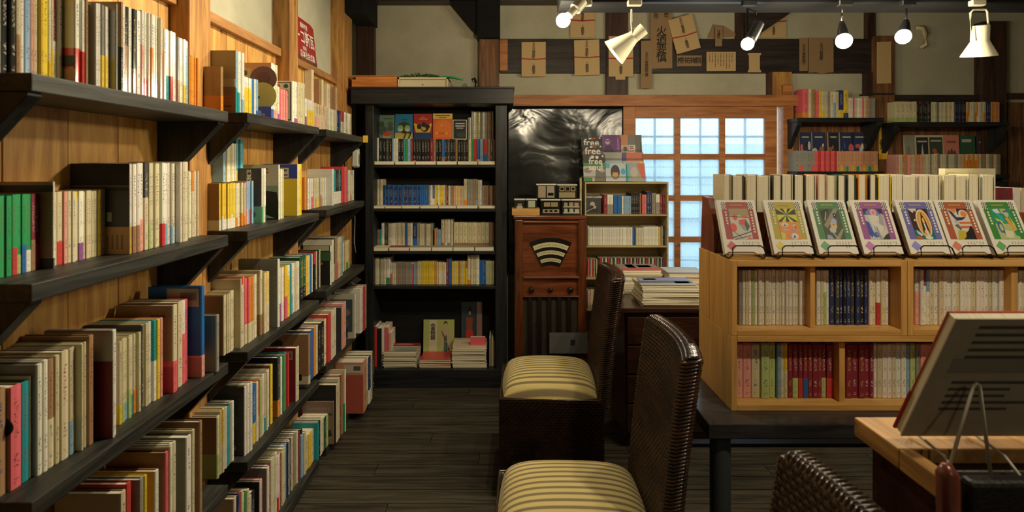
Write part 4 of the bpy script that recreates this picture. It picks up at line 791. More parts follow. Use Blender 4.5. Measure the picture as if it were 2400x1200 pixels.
# face-out books over the paperbacks on the back wall shelves
zl = zA2+.0; dark = (.03, .045, .10)
def wallcover(a, b, top, bot, Yq, col, shp, lab, grp, zfoot):
    sc, ox, oy = C['r3']; h_ = ZP(oy+top*sc, Yq)-zfoot
    return faceout('display_book', XP(ox+a*sc, Yq), Yq, zfoot, XP(ox+b*sc, Yq)-XP(ox+a*sc, Yq), h_, .014, R(3), col, shp, lab, 'book', grp)
def nightart(s):
    random.seed(s); q = [('r', 0, 0, 1, 1, (.025, .035, .10) if s % 3 else (.02, .02, .05))]
    for _ in range(9): q.append(('c', random.uniform(.15, .85), random.uniform(.1, .7), random.uniform(.06, .2), random.uniform(.04, .12), random.choice([(.55, .12, .08), (.6, .58, .52), (.04, .1, .3), (.02, .02, .02), (.3, .12, .06), (.5, .5, .5)])))
    q.append(('r', .2, .86, .8, .9, (.4, .36, .25))); return q
labs = ['dark blue cover with red and white figure', 'navy cover with pale blue bird shape', 'dark slate cover with grey figure', 'dark blue cover with red swirl', 'navy cover with white animal shapes']
for i, (a, b) in enumerate(((360, 438), (445, 532), (553, 622), (630, 722), (712, 824))):
    wallcover(a, b, 885, 1005, 4.05, 'C', nightart(i+1), labs[i]+', above the lower shelf beside the lattice door', 'covers beside the lattice door', zA2)
cov2 = [('C', [('r',0,0,1,1,(.28,.28,.22)),('c',.6,.15,.3,.1,(.55,.1,.08)),('c',.4,.55,.2,.2,(.2,.2,.17))], 'grey cover with a red blot'), ('C', [('r',.06,.05,.94,.95,(.03,.03,.04)),('p',P_(.5,.8,.75,.1,.3,.15),(.5,.5,.48)),('r',.15,.82,.85,.86,(.5,.48,.4))], 'black cover with a pale dancer'), ('C', [('r',.06,.05,.94,.95,(.05,.07,.05)),('c',.5,.35,.35,.2,(.4,.36,.28)),('c',.4,.6,.15,.06,(.5,.1,.06)),('r',.15,.84,.85,.88,(.5,.48,.4))], 'dark cover with a cloudy landscape'),
        ('f', [('r',0,0,1,1,(.60,.22,.17)),('c',.3,.4,.12,.22,(.16,.06,.05)),('c',.5,.42,.12,.24,(.16,.06,.05)),('c',.7,.4,.12,.22,(.16,.06,.05)),('r',.2,.8,.8,.86,(.3,.1,.08))], 'salmon cover with three dark figures'), ('d', [('r',0,0,1,1,(.035,.10,.06)),('r',.1,.82,.75,.9,(.5,.47,.35))], 'plain dark green cover'), ('j', [('r',0,0,1,1,(.06,.045,.05)),('c',.5,.4,.3,.2,(.2,.09,.07)),('r',.1,.8,.6,.84,(.4,.36,.3))], 'dark brown cover with a dim portrait')]
for i, (a, b) in enumerate(((1065, 1130), (1138, 1228), (1225, 1325), (1328, 1430), (1440, 1538), (1556, 1640))):
    wallcover(a, b, 905, 1025, 4.05, cov2[i][0], cov2[i][1], cov2[i][2]+', above the lower shelf right of the post', 'covers right of the post', zB2)
# ---- bottom of the bookcase
sc9 = lambda a, b: (C['c9'][1]+a*C['c9'][0], C['c9'][2]+b*C['c9'][0])
def foot(a, b, top, bot, Yq, t, lean, col, shp, lab, zf=.1205, name='display_book'):
    (xa, yt), (xb, yb) = sc9(a, top), sc9(b, bot); return faceout(name, XP(xa, Yq), Yq, zf, XP(xb, Yq)-XP(xa, Yq), ZP(yt, Yq)-zf, t, lean, col, shp, lab, 'book')
zstk = .12
def stack(lab, a, b, n, th, Yq, dp, cols, z0=.1205, crop='c9', name='magazine', grp=None, top=None):
    sc, ox, oy = C[crop]; z = z0; xa, xb = XP(ox+a*sc, Yq), XP(ox+b*sc, Yq); outs = []
    for i in range(n):
        cl = cols[i % len(cols)]; cc = jit(HUE[cl][1] if isinstance(cl, str) else cl); t_ = th*random.uniform(.8, 1.2); w_ = xb-xa
        mb = MB(); mb.col = (*cc, .5); mb.box(0, 0, 0, w_, dp, .0006); mb.box(0, 0, t_-.0006, w_, dp, t_); mb.box(0, 0, .0006, .0008, dp, t_-.0006)
        o = mb.build(name, M['cover'], loc=(xa+random.uniform(-.006, .006), Yq+random.uniform(0, .01), z), rot=(0, 0, R(random.uniform(-2, 2)))); o.data.uv_layers.new(name='UVMap')
        box('page_block', M['pages'], .001, .0008, .0006, w_-.001, dp-.001, t_-.0006, o)
        T(o, '%s, %s from the bottom' % (lab, ordinal(i+1)), 'magazine', grp or lab); z += t_+.0004; outs.append(o)
    return outs, z
s1, z1 = stack('worn magazine in the left pile inside the black bookcase', 268, 478, 11, .009, 3.80, .19, ['k','C','s','k'], .1205)
foot(300, 500, 860, 905, 3.90, .01, R(80), 'm', [('c', .5, .5, .3, .3, (.45, .12, .08))], 'maroon magazine lying on the left pile in the bookcase', z1+.01)
s2, z2 = stack('worn magazine in the middle pile inside the black bookcase', 495, 695, 7, .008, 3.80, .17, ['k','r','C','B','C'], .1205)
o = foot(523, 720, 740, 930, 3.975, .01, R(5), 'e', [('r',0,0,1,1,(.42,.46,.14)),('r',.19,.02,.44,1,(.58,.54,.38)),('c',.72,.9,.06,.07,(.05,.03,.02)),('c',.72,.87,.045,.05,(.6,.4,.28)),('p',P_(.6,.78,.86,.78,.9,.12,.56,.12),(.48,.40,.26)),('p',P_(.68,.6,.76,.6,.78,.1,.66,.1),(.05,.16,.12))]+[('c',.58+.3*((i*37) % 10)/10,.14+.6*((i*53) % 10)/10,.028,.03,(.5,.06,.04) if i % 2 else (.06,.05,.05)) for i in range(18)], 'pale green book with a woman in a red patterned kimono coat')
vtext('中原物語', .035, M['ink'], o, (.31*(o.dimensions.x or .21), -.0025, .19), name='title_lettering')
s3, z3 = stack('plastic-sleeved magazine in the right pile inside the black bookcase', 708, 925, 14, .0098, 3.80, .19, ['k','C','s','C'], .1205)
foot(766, 900, 625, 850, 4.0, .008, R(4), 'n', [('r',0,0,1,1,(.035,.055,.07)),('r',0,0,1,.18,(.5,.36,.28)),('r',.74,.18,1,1,(.30,.18,.15)),('c',.4,.86,.09,.06,(.02,.015,.012)),('c',.4,.8,.05,.035,(.5,.33,.24)),('p',P_(.22,.72,.56,.72,.52,.5,.26,.5),(.28,.06,.035)),('p',P_(.24,.5,.54,.5,.6,.34,.2,.34),(.5,.035,.03)),('r',.3,.18,.36,.34,(.42,.2,.15)),('r',.43,.18,.49,.34,(.42,.2,.15))], 'dark blue magazine showing a woman in a red skirt')
foot(825, 920, 845, 890, 3.83, .02, 0, 'h', None, 'small pink and white book lying on the right magazine pile', z3+.0)
for i, (a, b, top, cl) in enumerate(((195, 228, 780, 'r'), (230, 255, 790, 'B'), (258, 275, 785, 'W'), (277, 300, 785, 'h'), (302, 318, 820, 'p'))):
    foot(a, b, top, 980, 3.82, .15, 0, cl, None, '%s book standing at the bookcase foot, %s from left' % (HUE[cl][0], ordinal(i+1)), .1205, 'novel')
for i, (a, b, top, cl) in enumerate(((945, 958, 850, 's'), (960, 972, 850, 'C'), (974, 980, 870, 'k'))):
    foot(a, b, top, 1045, 3.83, .17, 0, cl, None, '%s thin book upright at the bookcase foot, right end, %s from left' % (HUE[cl][0], ordinal(i+1)), .1205, 'novel')
# ---- things on top of the bookcase
zt = ZP(203, 3.71)+.0005
ob = empty('wooden_box', (XP(878, 3.8), 3.85, zt)); T(ob, 'long orange cedar box on the left of the bookcase top', 'box')
fromworld(box('body', M['orangebox'], XP(824, 3.76), 3.76, zt, XP(930, 3.76), 3.98, zt+.075, bevel=.002), ob); fromworld(box('lid', M['orangebox'], XP(823, 3.755), 3.755, zt+.0755, XP(931, 3.755), 3.985, zt+.082, bevel=.001), ob)
fromworld(box('stamp_mark', M['ink'], XP(826, 3.759), 3.7585, zt+.055, XP(834, 3.759), 3.76, zt+.07), ob)
wbx = empty('drawer_box', (XP(990, 3.8), 3.85, zt)); T(wbx, 'cream painted drawer box on top of the bookcase', 'box')
x0, x1 = XP(932, 3.76), XP(1050, 3.76); h_ = ZP(181, 3.76)-zt
for nm, q in (('frame', (x0, zt, x0+.012, zt+h_)), ('frame', (x1-.012, zt, x1, zt+h_)), ('frame', (x0, zt+h_-.014, x1, zt+h_))): fromworld(box(nm, M['cream'], q[0], 3.76, q[1], q[2], 3.95, q[3], bevel=.001), wbx)
dw = fromworld(box('drawer', M['cream'], x0+.014, 3.768, zt, x1-.014, 3.94, zt+h_-.016, bevel=.001), wbx)
MB().lathe([(.003, 0), (.003, .006)], 10, M=Matrix.Translation(((x0+x1)/2, 3.768, zt+h_*.3)) @ Matrix.Rotation(R(90), 4, 'X')).build('knob', M['ink'], dw).matrix_parent_inverse = dw.matrix_parent_inverse if False else Matrix()
zf = zt+h_+.0005
fr = empty('dried_fern', (XP(985, 3.82), 3.84, zf)); T(fr, 'dark green dried plant spray lying on the cream drawer box', 'plant')
xa, xb = XP(938, 3.82), XP(1032, 3.82); stem = [(xa+(xb-xa)*k/8, 3.84, zf+.006+.012*math.sin(k/8*math.pi)) for k in range(9)]
fromworld(MB().tube(stem, .0025, 6).build('stem', M['fern']), fr)
lf = MB(); random.seed(4)
for k in range(150):
    u = random.random(); bx_ = Vector((xa+(xb-xa)*u, 3.84, zf+.008+.012*math.sin(u*math.pi))); d = Vector((-.6, random.uniform(-1, 1), random.uniform(-.1, 1))).normalized()*(.02+.012*math.sin(u*2.6)); sdv = d.cross(Vector((0, 1, .3))).normalized()*.003
    e = bx_+d; e.z = max(e.z, zf+.002)
    lf.add([bx_, bx_+d*.5+sdv, e, bx_+d*.5-sdv], [(0, 1, 2, 3)])
q = fromworld(lf.build('needles', M['fern']), fr); q['kind'] = 'stuff'
gr = MB(); xa, xb = XP(1028, 3.83), XP(1086, 3.83)
gr.grid(12, 6, lambda u, v: (xa+(xb-xa)*u, 3.83+(v-.5)*.05*math.sin(math.pi*min(1, u*.9+.1))**.6, zf+.006+.018*math.sin(math.pi*(.15+u*.8))-.012*u-.03*(v-.5)**2*4*.3))
gb = gr.build('plastic_leaf', M['greenleaf'], smooth=True); sol = gb.modifiers.new('s', 'SOLIDIFY'); sol.thickness = .004; T(gb, 'bright green plastic leaf sticking out past the drawer box', 'leaf')
hk = MB(); xx = XP(1113, 3.83); hk.tube([(xx-.012, 3.83, zt+.045), (xx-.02, 3.83, zt+.066), (xx-.002, 3.83, zt+.074), (xx+.006, 3.83, zt+.05), (xx+.004, 3.83, zt+.003)], [.004, .007, .009, .010, .012], 8); hk.box(xx-.03, 3.80, zt, xx+.022, 3.86, zt+.004)
T(hk.build('figurine', M['wire'], smooth=False), 'small dark curved figurine at the right end of the bookcase top', 'figurine')
# ================================================================== radio console
YR = 3.70
rx = lambda p: XP(p, YR); rz_ = lambda p: ZP(p, YR)
rd = empty('console_radio', (rx(1290), 3.85, 0)); T(rd, 'tall antique walnut console radio with fan-shaped dial', 'radio')
def rb(n, m, x0, y0, x1, y1, Ya=YR, Yb=4.05, bevel=.003): return fromworld(box(n, m, rx(x0), Ya, rz_(y1), rx(x1), Yb, rz_(y0), bevel=bevel), rd)
FR = 390+1.5*F/YR
rb('body', M['radio'], 1206, 512, 1374, FR, YR+.03)
rb('top_board', M['radio'], 1203, 505, 1375, 514, YR-.012, 4.05, .006)
rb('stile', M['radioz'], 1206, 514, 1226, FR, YR, YR+.05, .008); rb('stile', M['radioz'], 1355, 514, 1375, FR, YR, YR+.05, .008)
rb('upper_moulding', M['radio'], 1226, 518, 1356, 523, YR+.005, YR+.03, .003); rb('dial_moulding', M['radio'], 1226, 648, 1358, 653, YR-.004, YR+.03, .004); rb('grille_moulding', M['radio'], 1226, 693, 1358, 697, YR-.004, YR+.03, .004)
rb('grille', M['grille'], 1228, 698, 1356, FR-12, YR+.026, YR+.03, 0)
for px in (1243, 1265, 1288, 1311, 1334): rb('grille_slat', M['darkleg'], px-5, 698, px+5, FR-12, YR+.006, YR+.026, .003)
rb('plinth', M['maho'], 1204, FR-12, 1375, FR, YR-.008, YR+.03)
def fan(r0, r1, a0, a1, n=18):
    cx, cz = rx(1291.5), rz_(668); f = YR/F
    o_ = [(cx+r1*f*math.sin(a0+(a1-a0)*k/n), cz+r1*f*math.cos(a0+(a1-a0)*k/n)) for k in range(n+1)]
    i_ = [(cx+r0*f*math.sin(a1+(a0-a1)*k/n), cz+r0*f*math.cos(a1+(a0-a1)*k/n)) for k in range(n+1)]
    return (o_+i_)[::-1]
dl = fromworld(MB().prism(fan(46, 110, R(-27), R(27)), YR+.022, YR+.03, 'y').build('dial', plain('dial_glass', (.012, .011, .010), .15, coat=.6)), rd)
ivory = plain('dial_ivory', (.55, .50, .30), .5)
for r0, r1, aa in ((88, 99, 25.5), (71, 80, 25), (54, 62, 24)): MB().prism(fan(r0, r1, R(-aa), R(aa)), YR+.0205, YR+.022, 'y').build('dial_band', ivory, dl)
mk = MB()
for k in range(21):
    a = R(-22+k*2.2); cx, cz = rx(1291.5), rz_(668); f = YR/F
    for rr in (93, 76, 58): mk.box(cx+rr*f*math.sin(a)-.0012, YR+.0200, cz+rr*f*math.cos(a)-.004, cx+rr*f*math.sin(a)+.0012, YR+.0204, cz+rr*f*math.cos(a)+.004)
mk.build('dial_marks', M['ink'], dl)['kind'] = 'stuff'
for px, rr in ((1246, .020), (1291, .016), (1338, .020)): fromworld(MB().lathe([(rr, 0), (rr, .012), (rr*.85, .026), (rr*.4, .028)], 18, M=Matrix.Translation((rx(px), YR+.03, rz_(681))) @ Matrix.Rotation(R(90), 4, 'X')).build('knob', M['knob'], smooth=True), rd)
cd_ = MB(); ca, cb = XP(1288, 3.66), XP(1378, 3.66); c0, c1 = ZP(830, 3.66), ZP(781, 3.66)
cd_.box(ca, 3.672, c0, cb, 3.6735, c1); cd = cd_.build('grey_envelope', M['greycard']); T(cd, 'grey flat envelope hung on the lower front of the radio', 'envelope')
MB().prism([(ca+.137, c0+.055), (ca+.168, c0+.052), (ca+.172, c0+.09), (ca+.14, c0+.094)], 3.671, 3.672, 'y').build('seal', M['ink'], cd)
MB().prism([(ca, c1-.03), ((ca+cb)/2, c1-.034), (cb, c1-.03), (cb, c1), (ca, c1)], 3.6712, 3.672, 'y').build('flap', M['greycard'], cd)
# ---- clear boxes and tray on the radio
am, nt, b = nodes('clear_acrylic'); L = nt.links.new; nt.nodes.remove(b); out = nt.nodes['Material Output']
ta = N(nt, 'ShaderNodeBsdfTransparent'); ga = N(nt, 'ShaderNodeBsdfGlossy', i_Roughness=.12); fn = N(nt, 'ShaderNodeLayerWeight', i_Blend=.35); mx = N(nt, 'ShaderNodeMixShader'); ta.inputs[0].default_value = (.93, .95, .93, 1)
k = N(nt, 'ShaderNodeMath', operation='MULTIPLY_ADD'); L(fn.outputs['Facing'], k.inputs[0]); k.inputs[1].default_value = .5; k.inputs[2].default_value = .08; L(k.outputs[0], mx.inputs[0]); L(ta.outputs[0], mx.inputs[1]); L(ga.outputs[0], mx.inputs[2]); L(mx.outputs[0], out.inputs[0])
M['acryl'] = am; frost = plain('frosted_lid', (.62, .62, .56), .3, coat=.5)
zr = rz_(505)+.0005
def cbox(label, p0, p1, y0, y1, Ya, dp, items, zb=None):
    xa, xb = XP(p0, Ya), XP(p1, Ya); z0 = ZP(y1, Ya) if zb is None else zb; z1_ = ZP(y0, Ya)
    r = empty('clear_box', ((xa+xb)/2, Ya+dp/2, z0)); T(r, label, 'box', 'clear boxes on the radio')
    for q in ((xa, Ya, z0, xb, Ya+.002, z1_-.009), (xa, Ya+dp-.002, z0, xb, Ya+dp, z1_-.009), (xa, Ya+.002, z0, xa+.002, Ya+dp-.002, z1_-.009), (xb-.002, Ya+.002, z0, xb, Ya+dp-.002, z1_-.009)): fromworld(box('panel', am, *q), r)
    fromworld(box('lid', frost, xa-.003, Ya-.003, z1_-.009, xb+.003, Ya+dp+.003, z1_, bevel=.002), r); fromworld(box('base', M['black_gap'], xa+.002, Ya+.002, z0, xb-.002, Ya+dp-.002, z0+.004), r)
    for (u0, v0, u1, v1, col) in items:
        mb = MB(); mb.col = (*(HUE[col][1] if isinstance(col, str) else col), 0); w_, h_ = xb-xa, z1_-.009-z0
        mb.box(xa+u0*w_, Ya+.006, z0+.005+v0*(h_-.006), xa+u1*w_, Ya+.012, z0+.005+v1*(h_-.006)); fromworld(mb.build('card', M['art']), r)
    return r, z1_
pk = (.62, .45, .36); tn = (.55, .42, .24)
_, zq = cbox('clear box of patterned stamp cards, front middle on the radio', 1268, 1313, 467, 504, 3.73, .12, [(.1,.08,.95,.36,pk),(.16,.55,.48,.88,tn),(.52,.55,.88,.88,tn),(.2,.15,.35,.3,tn),(.45,.15,.6,.3,(.4,.3,.2)),(.7,.15,.85,.3,(.6,.35,.3))], zr)
_, zq2 = cbox('clear box of folded triangle papers, right on the radio', 1317, 1362, 467, 504, 3.73, .12, [(.08,.05,.92,.14,'W'),(.08,.5,.92,.58,'W'),(.12,.58,.3,.85,pk),(.38,.58,.6,.88,pk),(.66,.58,.88,.84,pk),(.12,.14,.3,.4,'W'),(.4,.14,.6,.4,'W'),(.68,.14,.9,.38,'W')], zr)
cbox('upper clear box of pale pink note sheets on the radio', 1258, 1303, 431, 467, 3.74, .11, [(.08,.05,.47,.95,pk),(.53,.05,.92,.95,(.60,.48,.42)),(.58,.2,.88,.42,(.65,.36,.2))], zq+.0005)
cbox('upper clear box of round picture stickers on the radio', 1307, 1352, 432, 467, 3.74, .11, [(.08,.05,.92,.48,tn),(.1,.55,.36,.95,tn),(.4,.55,.66,.95,tn),(.7,.55,.93,.95,tn),(.44,.62,.62,.88,(.6,.2,.05)),(.15,.65,.31,.85,(.15,.07,.05)),(.75,.65,.88,.85,(.35,.12,.1))], zq2+.0005)
tr2 = empty('wooden_tray', (XP(1230, 3.72), 3.78, zr)); T(tr2, 'small wooden tray at the left end of the radio top', 'tray')
xa, xb = XP(1200, 3.71), XP(1265, 3.71)
for q in ((xa, 3.71, zr, xb, 3.72, zr+.045), (xa, 3.84, zr, xb, 3.85, zr+.045), (xa, 3.72, zr, xa+.008, 3.84, zr+.045), (xb-.008, 3.72, zr, xb, 3.84, zr+.045)): fromworld(box('side', M['oak'], *q, bevel=.001), tr2)
fromworld(box('bottom', M['oak'], xa+.008, 3.72, zr, xb-.008, 3.84, zr+.005), tr2)
cbox('clear box with dark badges standing in the wooden tray, left', 1206, 1230, 466, 503, 3.735, .09, [(.2,.1,.8,.55,'W'),(.3,.55,.7,.75,(.5,.4,.4))], zr+.0055)
cbox('clear box with white cards standing in the wooden tray, right', 1233, 1258, 466, 503, 3.735, .09, [(.2,.45,.85,.95,'W'),(.3,.05,.85,.35,tn)], zr+.0055)
box_ = box('pale_strip', M['rackw'], XP(1359, 3.8), 3.80, zr, XP(1363.5, 3.8), 3.83, ZP(417, 3.8)); T(box_, 'narrow upright pale wooden strip beside the clear boxes', 'wood strip')
# ================================================================== pale rack with music books, CDs and tiered stand
YK = 3.82
rk = empty('rack', (XP(1466, YK), 3.9, 0)); T(rk, 'pale wooden rack of music books and discs behind the stacks', 'rack')
kx = lambda p: XP(p, YK); kz = lambda p: ZP(p, YK); FK = 390+1.5*F/YK
def kb(n, x0, y0, x1, y1, Ya=YK, Yb=4.03): return fromworld(box(n, M['rackw'], kx(x0), Ya, kz(y1), kx(x1), Yb, kz(y0), bevel=.001), rk)
kb('side_panel', 1371, 427, 1374, FK); kb('side_panel', 1563, 427, 1567, FK); kb('top_board', 1374, 427, 1563, 431)
kb('back_panel', 1374, 431, 1563, FK, 4.02, 4.03)
KS = [(503, 506.5), (577, 580), (652, 655), (726, 729), (800, 803), (880, 884)]
for a, b in KS: kb('shelf_board', 1374, a, 1563, b)
kzs = [kz(a) for a, b in KS]
o = faceout('record_sleeve', kx(1374.5), 3.86, kzs[0]+.0005, kx(1411)-kx(1374.5), kz(457)-kzs[0], .006, R(3), 'B', [('r',0,0,1,1,(.035,.035,.035)),('c',.45,.5,.16,.14,(.4,.36,.3)),('p',P_(.15,.1,.35,.45,.7,.4,.9,.1),(.012,.012,.012)),('c',.6,.35,.1,.08,(.4,.36,.3)),('l',(.05,.12),(.5,.3),.03,(.55,.55,.5))], 'black and white disc sleeve lettered HUGH LAURIE on the rack', 'disc sleeve')
text('HUGH LAURIE', .018, M['whiteink'], o, (.06, -.003, .118), wide=.95)
rowbooks('top shelf of pale rack', kzs[0], 'B', 3.87, 'r4', [(355,400,1,855,'m'),(402,477,1,855,'W/s50'),(482,530,1,860,'b'),(532,582,1,860,'b'),(585,606,1,868,'W'),(607,703,6,868,'l'),(706,812,6,830,'B'),(814,840,2,835,'k,B'),(843,902,3,852,'h,h,f'),(905,968,2,812,'n'),(970,1018,3,830,'s,k,s'),(1022,1068,1,850,'W/s60'),(1072,1140,2,848,'m'),(1142,1160,1,855,'W')], depth=.14)
rowbooks('second shelf of pale rack', kzs[1], 'B', 3.87, 'r5', [(88,105,2,150,'W,C'),(106,612,36,165,'W'),(612,650,3,168,'b'),(650,738,6,168,'C,W'),(738,918,13,155,'W'),(918,942,2,158,'y'),(944,1005,5,152,'n,W,B')], depth=.135)
rowbooks('third shelf of pale rack', kzs[2], 'B', 3.87, 'r5', [(88,108,2,540,'h'),(110,215,9,540,'B,C,r,d,C'),(215,1005,52,525,'B,r,j,C,B,d,W')], depth=.13)
rowbooks('fourth shelf of pale rack', kzs[3], 'B', 3.87, 'r5', [(88,200,7,905,'C,p,C'),(200,500,16,905,'C')], depth=.13)
# tiered clear stand of discs
ts = empty('disc_stand', (XP(1438, 3.85), 3.92, kz(427))); T(ts, 'clear tiered display stand of discs on top of the pale rack', 'display stand')
zb = kz(427)+.0005
for p0, q in ((1360, 0), (1514, 1)):
    xx = XP(p0, 3.83)
    fromworld(MB().prism([(3.83, zb), (3.84, zb+.035), (4.01, zb+.32), (4.03, zb+.32), (4.03, zb)], xx, xx+.004, 'x').build('side_panel', am), ts)
for k in range(4): fromworld(box('tier', am, XP(1362, 3.83), 3.835+k*.045, zb+.03+k*.062, XP(1514, 3.83), 3.837+k*.045, zb+.055+k*.062-.012), ts); fromworld(box('tier_floor', am, XP(1362, 3.83), 3.84+k*.045, zb+.002+k*.062, XP(1514, 3.83), 3.875+k*.045, zb+.004+k*.062), ts)
FS = lambda c: [('r',0,0,1,1,c),('r',0,.68,1,1,(.02,.02,.02)),('r',.36,.86,.5,.95,(.6,.6,.55)),('c',.62,.92,.05,.04,(.6,.04,.03)),('c',.58,.9,.035,.035,(.6,.04,.03)),('c',.66,.9,.035,.035,(.6,.04,.03)),('c',.9,.93,.05,.045,(.55,.55,.5))]
def disc(tier, p0, p1, h_, col, shp, lab, nm='disc_case'):
    Ya = 3.842+tier*.045; return faceout(nm, XP(p0, Ya), Ya, zb+.0045+tier*.062, XP(p1, Ya)-XP(p0, Ya), h_, .008, R(8), col, shp, lab, 'disc', 'discs in the tiered stand', gloss=.9)
WI = M['whiteink']
o = disc(3, 1363, 1411, .132, 'B', FS((.03,.03,.03)), 'black disc lettered free on the highest left tier'); text('free', .07, WI, o, (.072, -.002, .088))
o = disc(2, 1366, 1413, .132, 'k', FS((.16,.09,.07)), 'brown disc lettered free on the upper left tier'); text('free', .07, WI, o, (.072, -.002, .088))
o = disc(0, 1368, 1419, .19, 'g', FS((.035,.20,.04))+[('r',0,0,1,.56,(.42,.40,.36)),('c',.2,.4,.18,.1,(.2,.19,.17)),('p',P_(.5,.0,.6,.55,1,.55,1,0),(.13,.12,.11)),('c',.85,.4,.14,.06,(.35,.33,.3)),('r',0,0,.4,.14,(.03,.2,.06))], 'green disc sleeve with black and white faces lettered free soul'); text('free\nsoul', .06, WI, o, (.085, -.002, .118), line=.7); text('WE  ♥', .02, WI, o, (.075, -.002, .165))
disc(3, 1412, 1455, .145, 'v', [('r',0,0,1,1,(.14,.05,.20)),('r',.78,0,1,1,(.20,.05,.22)),('c',.3,.66,.14,.14,(.45,.38,.45)),('r',.18,.68,.42,.73,(.04,.02,.05)),('p',P_(.05,.05,.15,.42,.4,.5,.7,.1,.6,0,.1,0),(.06,.03,.10)),('l',(.86,.25),(.86,.85),.03,(.45,.4,.5))], 'purple disc with a singer in sunglasses on the top tier')
disc(3, 1456, 1505, .145, 'k', [('r',0,0,1,1,(.13,.12,.10)),('r',0,.5,.33,1,(.5,.2,.08)),('r',.33,.5,.66,1,(.16,.15,.14)),('r',.36,.02,.68,.5,(.6,.57,.48)),('r',.4,.3,.62,.36,(.5,.03,.03)),('r',.0,.02,.34,.5,(.45,.38,.3)),('c',.2,.3,.1,.12,(.1,.06,.05)),('r',.4,.4,.6,.44,(.05,.05,.05)),('r',.4,.16,.62,.2,(.3,.05,.05))], 'collage disc with orange portrait on the top tier right')
disc(2, 1414, 1458, .08, 's', [('r',0,0,1,1,(.33,.32,.30))], 'grey silver disc on the second highest tier'); disc(2, 1459, 1508, .08, 'f', [('r',0,0,1,1,(.50,.13,.08)),('r',0,0,.2,1,(.08,.05,.2))], 'red orange disc on the second highest tier')
disc(1, 1418, 1460, .08, 'l', [('r',0,0,1,1,(.30,.42,.50)),('r',0,.0,1,.3,(.45,.5,.52))], 'pale blue disc on the middle tier'); disc(1, 1461, 1510, .08, 'e', [('r',0,0,1,1,(.32,.38,.34)),('l',(.1,.3),(.4,.8),.03,'B'),('l',(.4,.8),(.7,.3),.03,'B'),('r',.8,.3,1,1,(.55,.45,.05))], 'pale green disc with scribbles on the middle tier')
disc(0, 1420, 1469, .125, 'l', [('r',0,0,1,1,(.42,.48,.5)),('r',0,.75,.2,1,(.05,.35,.55)),('c',.46,.52,.22,.4,(.012,.01,.01)),('c',.46,.36,.14,.2,(.6,.26,.10)),('r',.28,.5,.64,.62,(.012,.01,.01)),('c',.84,.55,.11,.18,(.03,.32,.5)),('r',.95,0,1,1,(.03,.4,.55))], 'pale blue disc with a round black afro portrait')
disc(0, 1470, 1512, .125, 's', [('r',0,0,1,1,(.30,.30,.28)),('p',P_(.55,1,1,1,1,.1,.8,.2),(.55,.10,.05)),('c',.4,.5,.2,.3,(.42,.40,.36)),('r',0,0,.1,1,(.05,.35,.45))], 'black and white disc with a red corner on the lowest tier')
# ================================================================== dark cabinet with magazine stacks
YC = 2.93; cz = .75
cb_ = empty('cabinet', (1.1, 3.2, 0)); T(cb_, 'dark mahogany cabinet carrying piles of plastic-wrapped magazines', 'cabinet')
xa = XP(1456, YC)
fromworld(box('top_board', M['maho'], xa, YC, cz-.025, 1.75, 3.55, cz, bevel=.004), cb_); fromworld(box('body', M['maho'], xa+.02, YC+.025, .06, 1.73, 3.53, cz-.025), cb_); fromworld(box('plinth', M['maho'], xa+.03, YC+.04, 0, 1.72, 3.52, .06), cb_)
for k in range(4):
    dw = fromworld(box('drawer', M['maho'], xa+.035, YC+.012, .09+k*.155, xa+.50, YC+.025, .235+k*.155, bevel=.004), cb_)
    h = MB().tube([(xa+.2, YC+.012, .165+k*.155), (xa+.21, YC-.008, .165+k*.155), (xa+.31, YC-.008, .165+k*.155), (xa+.32, YC+.012, .165+k*.155)], .004, 6).build('handle', M['wire'], dw); h.matrix_parent_inverse = Matrix()
random.seed(8)
outs, zz = stack('plastic-wrapped photo magazine in the front pile on the cabinet', 1506, 1640, 13, .0085, 2.97, .22, ['C','s','C','W'], cz+.0005, 'px')
art2 = MB(); tp = outs[-1]
for (a, b, c, d, col) in ((.02,.12,.3,.2,(.25,.28,.5)),(.0,.0,.3,.06,(.35,.35,.36)),(.0,.06,.3,.12,(.12,.12,.12)),(.05,.14,.12,.18,(.5,.45,.5)),(.2,.05,.28,.1,(.08,.07,.07))):
    art2.col = (*col, 0); art2.add([(a, b, .0105), (c, b, .0105), (c, d, .0105), (a, d, .0105)], [(0, 1, 2, 3)])
art2.build('cover_print', plain('glossy_print', (.3, .3, .4), .08) if False else M['art'], tp)
outs, zz = stack('red-banded magazine in the back left pile on the cabinet', 1462, 1552, 14, .009, 3.27, .22, ['C','W','s','C'], cz+.0005, 'px')
a3 = MB(); tp = outs[-1]
for (a, b, c, d, col) in ((0,0,.24,.075,(.62,.10,.08)),(0,.075,.24,.21,(.28,.24,.22)),(.05,.09,.1,.2,(.4,.36,.33)),(.12,.1,.2,.17,(.45,.22,.12))): a3.col = (*col, 0); a3.add([(a, b, .0112), (c, b, .0112), (c, d, .0112), (a, d, .0112)], [(0, 1, 2, 3)])
a3.build('cover_print', M['art'], tp)
outs, zz = stack('white-topped magazine in the back right pile on the cabinet', 1568, 1650, 13, .009, 3.22, .22, ['C','p','W','C'], cz+.0005, 'px')
a3 = MB(); tp = outs[-1]
for (a, b, c, d, col) in ((0,.02,.22,.21,(.55,.57,.57)),(0,.0,.22,.03,(.55,.25,.22))): a3.col = (*col, 0); a3.add([(a, b, .0112), (c, b, .0112), (c, d, .0112), (a, d, .0112)], [(0, 1, 2, 3)])
a3.build('cover_print', M['art'], tp)
